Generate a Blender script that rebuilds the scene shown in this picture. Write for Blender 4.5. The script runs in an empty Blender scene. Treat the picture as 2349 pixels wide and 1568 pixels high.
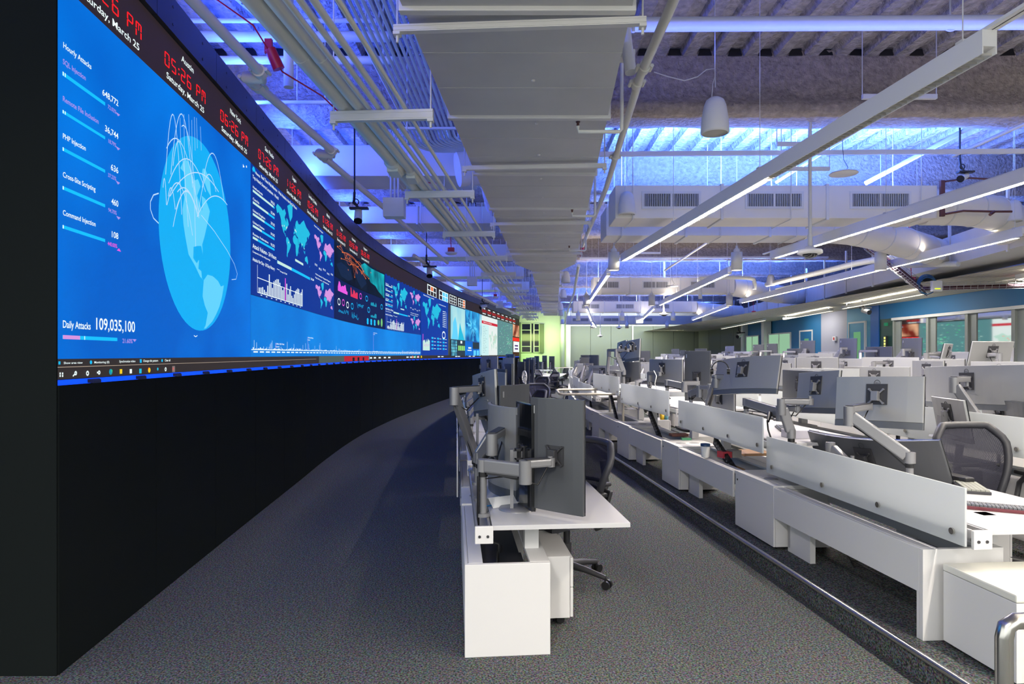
import bpy, bmesh, math, random
from mathutils import Vector, Matrix
from mathutils.geometry import tessellate_polygon
random.seed(7)
sc = bpy.context.scene
COL = sc.collection
PI = math.pi
# ---------------------------------------------------------------- camera
F = 1500.0; W_IMG = 2349.0; H_IMG = 1568.0; CX = 1174.5; HZ = 813.0; EYE = 1.65
cam = bpy.data.cameras.new('camera'); camo = bpy.data.objects.new('camera', cam); COL.objects.link(camo)
cam.sensor_width = 36.0; cam.lens = 36.0 * F / W_IMG
cam.shift_y = (HZ - H_IMG / 2) / W_IMG
camo.location = (0, 0, EYE); camo.rotation_euler = (PI / 2, 0, 0)
cam.clip_start = 0.05; cam.clip_end = 200
sc.camera = camo
sc.view_settings.view_transform = 'Standard'; sc.view_settings.look = 'None'
sc.view_settings.exposure = 0.0; sc.view_settings.gamma = 1.0
sc.view_settings.use_curve_mapping = False
sc.cycles.max_bounces = 6; sc.cycles.diffuse_bounces = 3; sc.cycles.glossy_bounces = 3
sc.cycles.transmission_bounces = 5; sc.cycles.transparent_max_bounces = 12
sc.cycles.sample_clamp_indirect = 4.0; sc.cycles.sample_clamp_direct = 0
sc.cycles.caustics_reflective = False; sc.cycles.caustics_refractive = False
try:
    sc.cycles.use_denoising = True; sc.cycles.use_adaptive_sampling = True
except Exception: pass
# ---------------------------------------------------------------- world
world = bpy.data.worlds.new('world'); sc.world = world; world.use_nodes = True
wb = world.node_tree.nodes['Background']; wb.inputs[0].default_value = (0.93, 0.97, 0.95, 1); wb.inputs[1].default_value = 1.7
# ---------------------------------------------------------------- room curve
WP_ = [(-9, -1.35), (-3, -1.80), (0, -2.06), (3.37, -2.36), (4.48, -2.46), (6.5, -2.635), (8.73, -2.82), (9.94, -2.93), (12.17, -3.075),
       (14.22, -3.115), (18, -2.97), (24.4, -2.42), (31, -1.5), (37, -.6), (43.4, .45), (52, 2.0)]
def wX(Y):
    P = WP_
    for i in range(1, len(P) - 2):
        if Y <= P[i + 1][0] or i == len(P) - 3:
            y0, y1 = P[i][0], P[i + 1][0]
            m0 = (P[i + 1][1] - P[i - 1][1]) / (P[i + 1][0] - P[i - 1][0])
            m1 = (P[i + 2][1] - P[i][1]) / (P[i + 2][0] - P[i][0])
            t = (Y - y0) / (y1 - y0); h = y1 - y0
            return ((2*t**3 - 3*t*t + 1) * P[i][1] + (t**3 - 2*t*t + t) * h * m0 + (-2*t**3 + 3*t*t) * P[i + 1][1] + (t**3 - t*t) * h * m1)
def slope(Y): return (wX(Y + .25) - wX(Y - .25)) / .5
def head(Y): return -math.atan(slope(Y))          # z rotation that turns +Y into the row direction
def rowp(Y, d, z=0.0): return Vector((wX(Y) + d, Y, z))
def at(px, py, Y): return Vector(((px - CX) / F * Y, Y, EYE - (py - HZ) * Y / F))
def onz(px, py, z):
    Y = (EYE - z) * F / (py - HZ); return Vector(((px - CX) / F * Y, Y, z))
# ---------------------------------------------------------------- lights
def area(loc, rot, sx, sy, power, color=(1, 1, 1), name='area_light', spread=PI):
    l = bpy.data.lights.new(name, 'AREA'); l.shape = 'RECTANGLE'; l.size = sx; l.size_y = sy
    l.energy = power; l.color = color; l.spread = spread
    o = bpy.data.objects.new(name, l); COL.objects.link(o); o.location = loc; o.rotation_euler = rot
    return o
LW = (1.0, 0.90, 0.77); BLUE = (0.02, 0.075, 1.0)
# linear pendants: (offset from the curved wall, Y0, Y1); each one carries its own lamp
LINES = [(5.15, -5.6, 3.5), (5.12, 3.72, 12.1), (5.2, 14.1, 23.3), (5.2, 24.8, 33.5), (5.2, 35.0, 41.5),
         (7.75, -3.0, 1.8), (7.75, 2.6, 11.8), (7.75, 13.9, 22.9), (7.75, 24.6, 33.3),
         (10.35, 3.2, 8.9), (10.35, 9.5, 22.0), (10.3, 23.5, 33.0)]
for d, y0, y1 in LINES:
    if y0 == 3.72: y0 = 6.3          # the near end of this fixture is dark
    ym = (y0 + y1) / 2; sl = (wX(y1) - wX(y0)) / (y1 - y0)
    xm = (wX(y0) + wX(y1)) / 2 + d
    area((xm, ym, 3.385), (0, 0, -math.atan(sl)), .036, (y1 - y0) * .97, 58.0 * (y1 - y0), LW, 'linear_lamp')
    if y0 > 12 or d > 10:            # added upward fill, brightens the ducts and the far ceiling
        area((xm, ym, 3.54), (PI, 0, -math.atan(sl)), .06, (y1 - y0) * .9, (4.5 if d < 10 else 2.5) * (y1 - y0), LW, 'linear_fill_up')
for ya, yb, xa in ((15.6, 21.0, 10.3), (22.0, 27.5, 11.1), (28.5, 38, 11.6), (8.0, 12.8, 9.6)):
    area((xa, (ya + yb) / 2, 3.218), (PI, 0, -.12), .1, (yb - ya) * .9, 5.0 * (yb - ya), (1, .95, .85), 'corridor_fill_up')  # added upward fill that washes the soffit, not part of the strips
# added fill without fixtures, out of view, brightens the near floor and furniture
for x, y, p in ((-0.9, -1.2, 190), (2.2, -4.5, 90), (6.5, -3.5, 90)):
    area((x, y, 3.6), (math.radians(25) if p > 100 else 0, 0, 0), .3, 1.2, p, (1, .95, .88), 'aisle_fill')
# blue cove lamps lying on the cross ducts and along the header, pointing up
for y, x0, x1, p in ((10.25, 1.9, 6.6, 430), (12.9, 2.0, 9.0, 300), (21.6, 2.6, 10, 420), (26.0, 2.6, 10, 260), (31.0, 3, 11, 380), (37, 3, 11, 200), (42.6, 3, 11, 200)):
    area(((x0 + x1) / 2, y, 4.22), (PI, 0, 0), x1 - x0, .25, p * 4.6, (.075, .19, 1.0), 'blue_cove_lamp')
area((3.2, 5.75, 4.28), (PI, 0, 0), 5.0, .12, 30, (.06, .12, 1), 'blue_cove_lamp')
area((4.6, 2.5, 4.5), (PI - .6, 0, 0), 5.5, .2, 22, (.12, .2, 1), 'blue_cove_lamp')
yy = -1.0
while yy < 41:
    L = 3.0; ym = yy + L / 2
    area((wX(ym) - .12, ym, 4.30), (PI, math.radians(28), head(ym)), .12, L * .95, 135, BLUE, 'blue_cove_lamp')
    yy += L
area((2.0, 44.2, 2.9), (math.radians(75), 0, 0), 2.6, .5, 60, (.75, 1.0, .28), 'green_wall_lamp')
area((.9, 44.5, .4), (math.radians(120), 0, 0), 1.2, .3, 22, (.45, 1.0, .12), 'green_wall_lamp')
area((7, 43.6, 3.4), (math.radians(55), 0, 0), 9, .4, 330, (.93, 1.0, .78), 'wall_wash_lamp')
for y in (13.0, 19.0, 26.0): area((wX(y) + 13.6, y, 3.2), (0, math.radians(-20), 0), .5, 3, 55, (1, .98, .93), 'corridor_lamp')
# ---------------------------------------------------------------- materials
def srgb(r, g, b):
    f = lambda c: (c / 255) / 12.92 if c <= 10 else ((c / 255 + .055) / 1.055) ** 2.4
    return (f(r), f(g), f(b), 1)
MATS = {}
def mat(name, col, rough=.5, metal=0., emit=None, estr=1., bump=None, noise=None, trans=0., spec=.5, alpha=1., coat=0.):
    if name in MATS: return MATS[name]
    m = bpy.data.materials.new(name); m.use_nodes = True; nt = m.node_tree; b = nt.nodes['Principled BSDF']
    b.inputs['Base Color'].default_value = col if len(col) == 4 else (*col, 1)
    b.inputs['Roughness'].default_value = rough; b.inputs['Metallic'].default_value = metal
    b.inputs['Specular IOR Level'].default_value = spec
    if trans: b.inputs['Transmission Weight'].default_value = trans
    if alpha < 1: b.inputs['Alpha'].default_value = alpha
    if coat: b.inputs['Coat Weight'].default_value = coat
    if emit is not None:
        b.inputs['Emission Color'].default_value = emit if len(emit) == 4 else (*emit, 1)
        b.inputs['Emission Strength'].default_value = estr
    tc = nt.nodes.new('ShaderNodeTexCoord')
    if noise:       # (scale, amount): fine colour variation
        n = nt.nodes.new('ShaderNodeTexNoise'); n.inputs['Scale'].default_value = noise[0]; n.inputs['Detail'].default_value = 3
        nt.links.new(tc.outputs['Object'], n.inputs['Vector'])
        r = nt.nodes.new('ShaderNodeValToRGB')
        c = Vector(col[:3]); a = noise[1]
        r.color_ramp.elements[0].position = .3; r.color_ramp.elements[1].position = .7
        r.color_ramp.elements[0].color = (*(c * (1 - a)), 1); r.color_ramp.elements[1].color = (*(c * (1 + a)), 1)
        nt.links.new(n.outputs['Fac'], r.inputs['Fac']); nt.links.new(r.outputs['Color'], b.inputs['Base Color'])
    if bump:        # (scale, strength, distance)
        n = nt.nodes.new('ShaderNodeTexNoise'); n.inputs['Scale'].default_value = bump[0]; n.inputs['Detail'].default_value = 5
        nt.links.new(tc.outputs['Object'], n.inputs['Vector'])
        bp = nt.nodes.new('ShaderNodeBump'); bp.inputs['Strength'].default_value = bump[1]; bp.inputs['Distance'].default_value = bump[2]
        nt.links.new(n.outputs['Fac'], bp.inputs['Height']); nt.links.new(bp.outputs['Normal'], b.inputs['Normal'])
    MATS[name] = m; return m
def emat(name, r, g, b, s=1.0):
    return mat(name, (0.003, 0.003, 0.003), rough=.6, emit=srgb(r, g, b), estr=s, spec=.06)
M_white = mat('white laminate', (.72, .71, .71), .42, bump=(180, .04, .001))
M_desk = mat('white desktop laminate', (.60, .595, .61), .32)
M_cream = mat('painted white metal', (.74, .73, .70), .45, noise=(3, .03))
M_duct = mat('painted duct', (.60, .60, .585), .5, noise=(1.6, .05), bump=(2.2, .12, .02))
M_pipe = mat('painted pipe', (.80, .80, .72), .38)
M_pipe2 = mat('cream sprinkler pipe', (.82, .74, .62), .4)
M_silver = mat('silver arm plastic', (.27, .27, .285), .36, metal=.45)
M_alu = mat('aluminium rail', (.62, .62, .63), .3, metal=.8)
M_steel = mat('brushed stainless steel', (.62, .60, .56), .24, metal=1.)
M_dark = mat('dark grey plastic', (.035, .035, .04), .45)
M_black = mat('black plastic', (.012, .012, .014), .4)
M_gloss = mat('glossy black screen', (.008, .009, .012), .12)
M_back = mat('silver monitor back', (.34, .345, .35), .36, metal=.3)
M_backd = mat('dark monitor back', (.10, .105, .115), .36, metal=.4)
M_band = mat('grey monitor lower cover', (.13, .14, .155), .4, metal=.3)
M_mesh = mat('chair frame plastic', (.035, .036, .045), .5)
M_red = mat('red device plastic', (.5, .01, .02), .4)
M_brown = mat('dark brown bracket', (.09, .025, .02), .5)
M_wallblk = mat('black wall panel', (.011, .0135, .0135), .7, spec=0., bump=(400, .15, .001))
M_header = mat('charcoal header panel', (.04, .042, .05), .5)
M_spray = mat('sprayed fireproofing', (.42, .36, .31), .95, noise=(14, .22), bump=(22, .9, .05), spec=.1)
M_spray2 = mat('sprayed deck', (.45, .42, .40), .9, noise=(11, .28), bump=(15, 1.0, .07), spec=.2)
M_green = mat('pale green wall paint', (.52, .60, .42), .6)
M_part = mat('sage partition panel', (.20, .22, .17), .7, bump=(60, .1, .002))
M_bluew = mat('deep blue wall paint', (.008, .13, .30), .6)
M_bluel = mat('light blue wall paint', (.10, .33, .50), .6)
M_lav = mat('lavender grey wall paint', (.36, .36, .43), .6)
M_xduct = mat('box duct with warm light tint', (.84, .80, .72), .5, noise=(1.4, .04))  # cream tint puts the pendants' warm light into the duct colour
M_fixt = mat('white fixture enamel', (.88, .88, .88), .35)
M_soffit = mat('beige soffit panels', (.60, .56, .46), .6)
M_paper = mat('white paper', (.85, .85, .83), .6)
def frosted():
    m = bpy.data.materials.new('frosted glass'); m.use_nodes = True; nt = m.node_tree; b = nt.nodes['Principled BSDF']; o = nt.nodes['Material Output']
    b.inputs['Base Color'].default_value = (.88, .91, .93, 1); b.inputs['Roughness'].default_value = .38
    b.inputs['Transmission Weight'].default_value = .35; b.inputs['IOR'].default_value = 1.1
    t = nt.nodes.new('ShaderNodeBsdfTranslucent'); t.inputs[0].default_value = (.92, .95, .97, 1)
    mx = nt.nodes.new('ShaderNodeMixShader'); mx.inputs[0].default_value = .42
    nt.links.new(b.outputs[0], mx.inputs[1]); nt.links.new(t.outputs[0], mx.inputs[2]); nt.links.new(mx.outputs[0], o.inputs[0]); return m
M_frost = frosted()
def glass():
    m = bpy.data.materials.new('clear window glass'); m.use_nodes = True; nt = m.node_tree
    for n in list(nt.nodes): nt.nodes.remove(n)
    o = nt.nodes.new('ShaderNodeOutputMaterial'); t = nt.nodes.new('ShaderNodeBsdfTransparent'); g = nt.nodes.new('ShaderNodeBsdfGlossy')
    t.inputs[0].default_value = (.86, .92, .90, 1); g.inputs['Roughness'].default_value = .02
    fr = nt.nodes.new('ShaderNodeFresnel'); mx = nt.nodes.new('ShaderNodeMixShader'); fr.inputs[0].default_value = 1.35
    nt.links.new(fr.outputs[0], mx.inputs[0]); nt.links.new(t.outputs[0], mx.inputs[1]); nt.links.new(g.outputs[0], mx.inputs[2])
    nt.links.new(mx.outputs[0], o.inputs[0]); return m
M_glass = glass()
def chairmesh():
    m = bpy.data.materials.new('woven chair mesh'); m.use_nodes = True; nt = m.node_tree; b = nt.nodes['Principled BSDF']
    b.inputs['Base Color'].default_value = (.035, .035, .05, 1); b.inputs['Roughness'].default_value = .8; b.inputs['Specular IOR Level'].default_value = .1
    tc = nt.nodes.new('ShaderNodeTexCoord'); c = nt.nodes.new('ShaderNodeTexChecker'); c.inputs['Scale'].default_value = 190
    mp = nt.nodes.new('ShaderNodeMapRange'); mp.inputs['To Min'].default_value = .80; mp.inputs['To Max'].default_value = 1.
    nt.links.new(tc.outputs['Object'], c.inputs['Vector']); nt.links.new(c.outputs['Fac'], mp.inputs['Value'])
    nt.links.new(mp.outputs[0], b.inputs['Alpha']); return m
M_chairmesh = chairmesh()
def carpet():
    m = bpy.data.materials.new('grey speckled carpet'); m.use_nodes = True; nt = m.node_tree; b = nt.nodes['Principled BSDF']
    b.inputs['Roughness'].default_value = .95; b.inputs['Specular IOR Level'].default_value = .1
    tc = nt.nodes.new('ShaderNodeTexCoord')
    n = nt.nodes.new('ShaderNodeTexNoise'); n.inputs['Scale'].default_value = 95; n.inputs['Detail'].default_value = 2
    v = nt.nodes.new('ShaderNodeTexVoronoi'); v.inputs['Scale'].default_value = 150
    nt.links.new(tc.outputs['Object'], n.inputs['Vector']); nt.links.new(tc.outputs['Object'], v.inputs['Vector'])
    r = nt.nodes.new('ShaderNodeValToRGB'); e = r.color_ramp.elements
    e[0].position = .36; e[0].color = (.028, .031, .032, 1); e[1].position = .66; e[1].color = (.158, .166, .164, 1)
    nt.links.new(n.outputs['Fac'], r.inputs['Fac'])
    mx = nt.nodes.new('ShaderNodeMix'); mx.data_type = 'RGBA'; mx.blend_type = 'SOFT_LIGHT'; mx.inputs[0].default_value = .55
    nt.links.new(r.outputs['Color'], mx.inputs[6]); nt.links.new(v.outputs['Color'], mx.inputs[7]); nt.links.new(mx.outputs[2], b.inputs['Base Color'])
    bp = nt.nodes.new('ShaderNodeBump'); bp.inputs['Strength'].default_value = .6; bp.inputs['Distance'].default_value = .004
    nt.links.new(n.outputs['Fac'], bp.inputs['Height']); nt.links.new(bp.outputs['Normal'], b.inputs['Normal'])
    return m
M_carpet = carpet()
# ---------------------------------------------------------------- mesh helpers
class MB:
    def __init__(s): s.v = []; s.f = []; s.sm = []; s.T = None
    def add(s, vs, fs, smooth=False):
        o = len(s.v)
        if s.T is not None: vs = [s.T @ Vector(p) for p in vs]
        s.v += [tuple(p) for p in vs]; s.f += [tuple(i + o for i in f) for f in fs]
        s.sm += ([smooth] * len(fs) if isinstance(smooth, bool) else list(smooth)); return s
    def box(s, x0, x1, y0, y1, z0, z1):
        return s.add([(x, y, z) for z in (z0, z1) for y in (y0, y1) for x in (x0, x1)],
                     [(0, 2, 3, 1), (4, 5, 7, 6), (0, 1, 5, 4), (1, 3, 7, 5), (3, 2, 6, 7), (2, 0, 4, 6)])
    def cyl(s, a, b, r, r2=None, n=16, cap=True):
        a = Vector(a); b = Vector(b); r2 = r if r2 is None else r2; d = (b - a)
        if d.length < 1e-6: return s
        q = d.to_track_quat('Z', 'Y'); R = q.to_matrix()
        ring = [R @ Vector((math.cos(2*PI*i/n), math.sin(2*PI*i/n), 0)) for i in range(n)]
        vs = [a + c * r for c in ring] + [b + c * r2 for c in ring]
        s.add(vs, [(i, (i+1) % n, n + (i+1) % n, n + i) for i in range(n)], True)
        if cap: s.add(vs, [tuple(range(n-1, -1, -1)), tuple(range(n, 2*n))])
        return s
    def tube(s, pts, r, n=10, cap=True):
        pts = [Vector(p) for p in pts]; rings = []; prev = None
        for i, p in enumerate(pts):
            t = (pts[min(i+1, len(pts)-1)] - pts[max(i-1, 0)]).normalized()
            if prev is None:
                u = t.cross(Vector((0, 0, 1)));
                if u.length < .05: u = t.cross(Vector((0, 1, 0)))
                u.normalize()
            else:
                u = prev - t * prev.dot(t); u.normalize()
            w = t.cross(u); prev = u; k = 1.0
            rr = r[i] if isinstance(r, (list, tuple)) else r
            rings.append([p + (u * math.cos(2*PI*j/n) + w * math.sin(2*PI*j/n)) * rr for j in range(n)])
        vs = [q for ring in rings for q in ring]; fs = []
        for i in range(len(pts) - 1):
            for j in range(n): fs.append((i*n + j, i*n + (j+1) % n, (i+1)*n + (j+1) % n, (i+1)*n + j))
        s.add(vs, fs, True)
        if cap: s.add(vs, [tuple(range(n-1, -1, -1)), tuple(range((len(pts)-1)*n, len(pts)*n))])
        return s
    def lathe(s, prof, c=(0, 0, 0), n=20):
        c = Vector(c); vs = []
        for r, z in prof: vs += [c + Vector((r * math.cos(2*PI*i/n), r * math.sin(2*PI*i/n), z)) for i in range(n)]
        fs = [(k*n + i, k*n + (i+1) % n, (k+1)*n + (i+1) % n, (k+1)*n + i) for k in range(len(prof)-1) for i in range(n)]
        s.add(vs, fs, True); return s
    def beam(s, a, b, w, h, up=(0, 0, 1)):
        """box section from a to b: w across, h along up"""
        a = Vector(a); b = Vector(b); t = (b - a).normalized(); up = Vector(up)
        if abs(t.dot(up)) > .98: up = Vector((1, 0, 0))
        u = t.cross(up).normalized() * (w / 2); v = u.cross(t).normalized() * (h / 2)
        vs = [a - u - v, a + u - v, a + u + v, a - u + v, b - u - v, b + u - v, b + u + v, b - u + v]
        return s.add(vs, [(0, 1, 2, 3), (7, 6, 5, 4), (0, 4, 5, 1), (1, 5, 6, 2), (2, 6, 7, 3), (3, 7, 4, 0)])
    def prism(s, poly, z0, z1):
        n = len(poly); vs = [(x, y, z0) for x, y in poly] + [(x, y, z1) for x, y in poly]
        return s.add(vs, [tuple(range(n-1, -1, -1)), tuple(range(n, 2*n))] + [(i, (i+1) % n, n + (i+1) % n, n + i) for i in range(n)])
    def torus(s, c, R, r, ax='Z', n=24, m=8, a0=0, a1=2*PI):
        pts = []
        for i in range(n + 1):
            a = a0 + (a1 - a0) * i / n
            p = {'Z': (math.cos(a), math.sin(a), 0), 'Y': (math.cos(a), 0, math.sin(a)), 'X': (0, math.cos(a), math.sin(a))}[ax]
            pts.append(Vector(c) + Vector(p) * R)
        return s.tube(pts, r, m, cap=(a1 - a0) < 6.2)
    def mesh(s, name, m, bev=0., seg=2):
        me = bpy.data.meshes.new(name); me.from_pydata(s.v, [], s.f)
        ms = m if isinstance(m, (list, tuple)) else [m]
        for x in ms: me.materials.append(x)
        for p, sm in zip(me.polygons, s.sm): p.use_smooth = sm
        bm = bmesh.new(); bm.from_mesh(me)
        bmesh.ops.recalc_face_normals(bm, faces=bm.faces)
        if bev > 0:
            es = [e for e in bm.edges if len(e.link_faces) == 2 and not (e.link_faces[0].smooth and e.link_faces[1].smooth) and e.calc_face_angle(0) > .5]
            try: bmesh.ops.bevel(bm, geom=es, offset=bev, segments=seg, profile=.6, affect='EDGES', clamp_overlap=True)
            except Exception: pass
        bm.to_mesh(me); bm.free()
        return me
    def obj(s, name, m, parent=None, bev=0., seg=2):
        o = bpy.data.objects.new(name, s.mesh(name, m, bev, seg)); COL.objects.link(o)
        if parent is not None: o.parent = parent
        return o
def tag(o, label=None, cat=None, group=None, kind=None):
    if label: o['label'] = label
    if cat: o['category'] = cat
    if group: o['group'] = group
    if kind: o['kind'] = kind
    return o
def empty(name, loc=(0, 0, 0), rz=0., label=None, cat=None, group=None):
    o = bpy.data.objects.new(name, None); COL.objects.link(o); o.location = loc; o.rotation_euler = (0, 0, rz)
    o.empty_display_size = .1
    return tag(o, label, cat, group)
def struct(mb, name, m, parent=None, bev=0.):
    o = mb.obj(name, m, parent, bev)
    if parent is None: o['kind'] = 'structure'
    return o
def copy_tree(o, parent=None):
    c = o.copy(); COL.objects.link(c); c.parent = parent
    for ch in KIDS.get(o.name, [x for x in bpy.data.objects if x.parent == o]): copy_tree(ch, c)
    return c
KIDS = {}
def remember(o):
    KIDS[o.name] = [x for x in bpy.data.objects if x.parent == o]
    for x in KIDS[o.name]: remember(x)
def place(proto, used, loc, rz, label=None, group=None, cat=None, rx=0, ry=0):
    o = copy_tree(proto) if used.get(proto.name) else proto
    used[proto.name] = True
    o.location = loc; o.rotation_euler = (rx, ry, rz)
    tag(o, label, cat, group); return o
USED = {}
ORD = ['nearest', 'second nearest', 'third nearest', 'fourth nearest', 'fifth nearest', 'sixth nearest', 'seventh nearest', 'eighth nearest', 'ninth nearest', 'tenth nearest',
       'eleventh', 'twelfth', 'thirteenth', 'fourteenth', 'fifteenth', 'sixteenth', 'seventeenth', 'eighteenth', 'nineteenth', 'twentieth', 'twenty first', 'twenty second']
# ---------------------------------------------------------------- text
TXT = {}
def text_geo(s):
    if s in TXT: return TXT[s]
    cu = bpy.data.curves.new('t', 'FONT'); cu.body = s; cu.size = 1.0; cu.offset = .012; cu.resolution_u = 3
    ob = bpy.data.objects.new('t', cu); COL.objects.link(ob)
    bpy.context.view_layer.update()
    me = bpy.data.meshes.new_from_object(ob.evaluated_get(bpy.context.evaluated_depsgraph_get()))
    vs = [tuple(v.co) for v in me.vertices]; fs = [tuple(p.vertices) for p in me.polygons]
    bpy.data.objects.remove(ob); bpy.data.curves.remove(cu); bpy.data.meshes.remove(me)
    x0 = min(v[0] for v in vs); x1 = max(v[0] for v in vs)
    vs = [((v[0] - x0) / (x1 - x0), v[1] / .70) for v in vs]   # u in 0..1, v in cap heights
    TXT[s] = (vs, fs); return TXT[s]
SEG = {'0': 'abcdef', '1': 'bc', '2': 'abged', '3': 'abgcd', '4': 'fgbc', '5': 'afgcd', '6': 'afgedc', '7': 'abc', '8': 'abcdefg', '9': 'abfgcd', 'P': 'abfge', 'A': 'abcefg', 'M': 'abcefm'}
SEGR = {'a': (.1, .9, .91, 1.0), 'd': (.1, .9, 0, .09), 'g': (.1, .9, .455, .545), 'f': (0, .17, .54, .95), 'e': (0, .17, .05, .46),
        'b': (.83, 1, .54, .95), 'c': (.83, 1, .05, .46), 'm': (.44, .56, .5, .93)}
def seg_rects(s):
    out = []; x = 0
    for ch in s:
        if ch == ' ': x += .55; continue
        if ch == ':':
            out += [(x + .05, x + .2, .25, .37), (x + .05, x + .2, .63, .75)]; x += .42; continue
        for k in SEG[ch]:
            a, b, c, d = SEGR[k]; out.append((x + a * .62, x + b * .62, c, d))
        x += .88
    return [(a / (x - .26), b / (x - .26), c, d) for a, b, c, d in out]
# ================================================================ FLOOR
P1, P2, P3, P4 = .13, .26, .39, .52        # tier heights
D1, D2, D3, D4 = 4.42, 6.05, 8.0, 10.0     # offsets of the tier edges from the curved wall
YS = [-9 + i * .75 for i in range(75)]
mb = MB(); mb.add([(-8, -9, 0), (16, -9, 0), (16, 47, 0), (-8, 47, 0)], [(0, 1, 2, 3)]); struct(mb, 'floor', M_carpet)
for dd, dn, z in ((D1, D2 + .3, P1), (D2, D3 + .3, P2), (D3, D4 + .3, P3), (D4, D4 + 7, P4)):
    mb = MB(); vs = []; fs = []
    for i, y in enumerate(YS):
        x = wX(y); vs += [(x + dd, y, 0), (x + dd, y, z), (x + dn, y, z), (x + dn, y, 0)]
        if i: fs += [(4*i-4, 4*i, 4*i+1, 4*i-3), (4*i-3, 4*i+1, 4*i+2, 4*i-2)]
    mb.add(vs, fs); struct(mb, 'floor', M_carpet)
# stair-edge nosing tube along the first tier
nose = MB(); nose.tube([rowp(y, D1 - .005, P1 + .004) for y in [-2 + .5 * i for i in range(84)]], .019, 10)
tag(nose.obj('edge_nosing_tube', M_steel), 'long brushed metal tube along the carpeted step edge', 'step edging')
# ================================================================ CURVED LED WALL
def wpt(Y, z, off=0.):
    m = slope(Y); L = math.sqrt(1 + m * m); return (wX(Y) + off / L, Y - off * m / L, z)
def pxY(px):
    k = (px - CX) / F; lo, hi = 3.0, 50.
    for _ in range(50):
        mid = (lo + hi) / 2
        if wX(mid) / mid < k: lo = mid
        else: hi = mid
    return (lo + hi) / 2
def pxz(px, py):
    Y = pxY(px); return Y, EYE - (py - HZ) * Y / F
YW0, YW1 = 3.37, 43.6
def wstrip(mb, y0, y1, z0, z1, off=0., step=.37, back=None):
    n = max(1, int(math.ceil((y1 - y0) / step))); vs = []; fs = []
    for i in range(n + 1):
        y = y0 + (y1 - y0) * i / n
        z0i = z0(y) if callable(z0) else z0; z1i = z1(y) if callable(z1) else z1
        vs += [wpt(y, z0i, off), wpt(y, z1i, off)]
        if i: fs.append((2*i-2, 2*i, 2*i+1, 2*i-1))
    mb.add(vs, fs)
    if back is not None:     # top, bottom and end faces back to offset `back`
        o = len(vs); vb = []
        for i in range(n + 1):
            y = y0 + (y1 - y0) * i / n
            vb += [wpt(y, z0, off), wpt(y, z1, off), wpt(y, z0, back), wpt(y, z1, back)]
        fb = []
        for i in range(1, n + 1):
            a = 4*i - 4; b = 4*i
            fb += [(a+1, b+1, b+3, a+3), (a, a+2, b+2, b)]
        fb += [(0, 1, 3, 2), (4*n, 4*n+2, 4*n+3, 4*n+1)]
        mb.add(vb, fb)
ZB, ZT, ZC = 1.52, 3.595, 3.967     # LED bottom, top of the displays, top of the clock band
ZH = 4.235
# lower black wall, one panel after another with fine joints
mb = MB(); y = YW0
while y < YW1 - .2:
    y2 = min(y + 1.11, YW1); wstrip(mb, y, y2 - .006, 0, 1.489, .025, back=-.06); y = y2
struct(mb, 'wall_left', M_wallblk)
mb = MB(); mb.box(-9, wX(YW0) + .02, YW0 - .012, YW0 - .002, 0, 4.235); struct(mb, 'wall_left_return', M_wallblk)
mb = MB(); y = YW0
while y < YW1 - .2:
    y2 = min(y + 1.11, YW1); wstrip(mb, y, y2 - .006, ZC + .012, ZH, .03, back=-.30); y = y2
hd = struct(mb, 'wall_left_header', M_header)
mb = MB(); y = YW0 + .25
while y < 20:
    for z in (ZC + .07, ZH - .07):
        p = Vector(wpt(y, z, .029)); q = Vector(wpt(y, z, .034)); mb.cyl(p, q, .011, n=8)
    y += .555
struct(mb, 'trim_header_bolts', M_black)
WALL = empty('video_wall', (wX(YW0), YW0, 1.5), 0, 'huge curved wall of lit blue dashboards and red city clocks', 'video wall')
def toW(o):
    o.parent = WALL; o.matrix_parent_inverse = Matrix.Translation(-Vector(WALL.location)); return o
mb = MB(); wstrip(mb, YW0, YW1, ZB - .02, ZC + .01, -.012, back=-.10); toW(mb.obj('panel_housing', M_black))
mb = MB(); wstrip(mb, YW0, YW1, 1.489, 1.517, .0); toW(mb.obj('blue_light_strip', emat('blue strip glow', 10, 70, 255, 1.6)))
k = 0; y = YW0 + .30
while y < 22:
    mb = MB(); a = y; mb.add([wpt(a, 1.492, .004), wpt(a + .13, 1.492, .004), wpt(a + .13, 1.513, .004), wpt(a, 1.513, .004),
                              wpt(a + .03, 1.489, .022), wpt(a + .11, 1.489, .022), wpt(a + .11, 1.505, .022), wpt(a + .03, 1.505, .022)],
                             [(4, 5, 6, 7), (0, 4, 7, 3), (1, 2, 6, 5), (3, 7, 6, 2), (0, 1, 5, 4)])
    toW(mb.obj('mounting_clip', mat('dark blue clip', (.005, .01, .08), .5))); y += .56; k += 1
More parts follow.
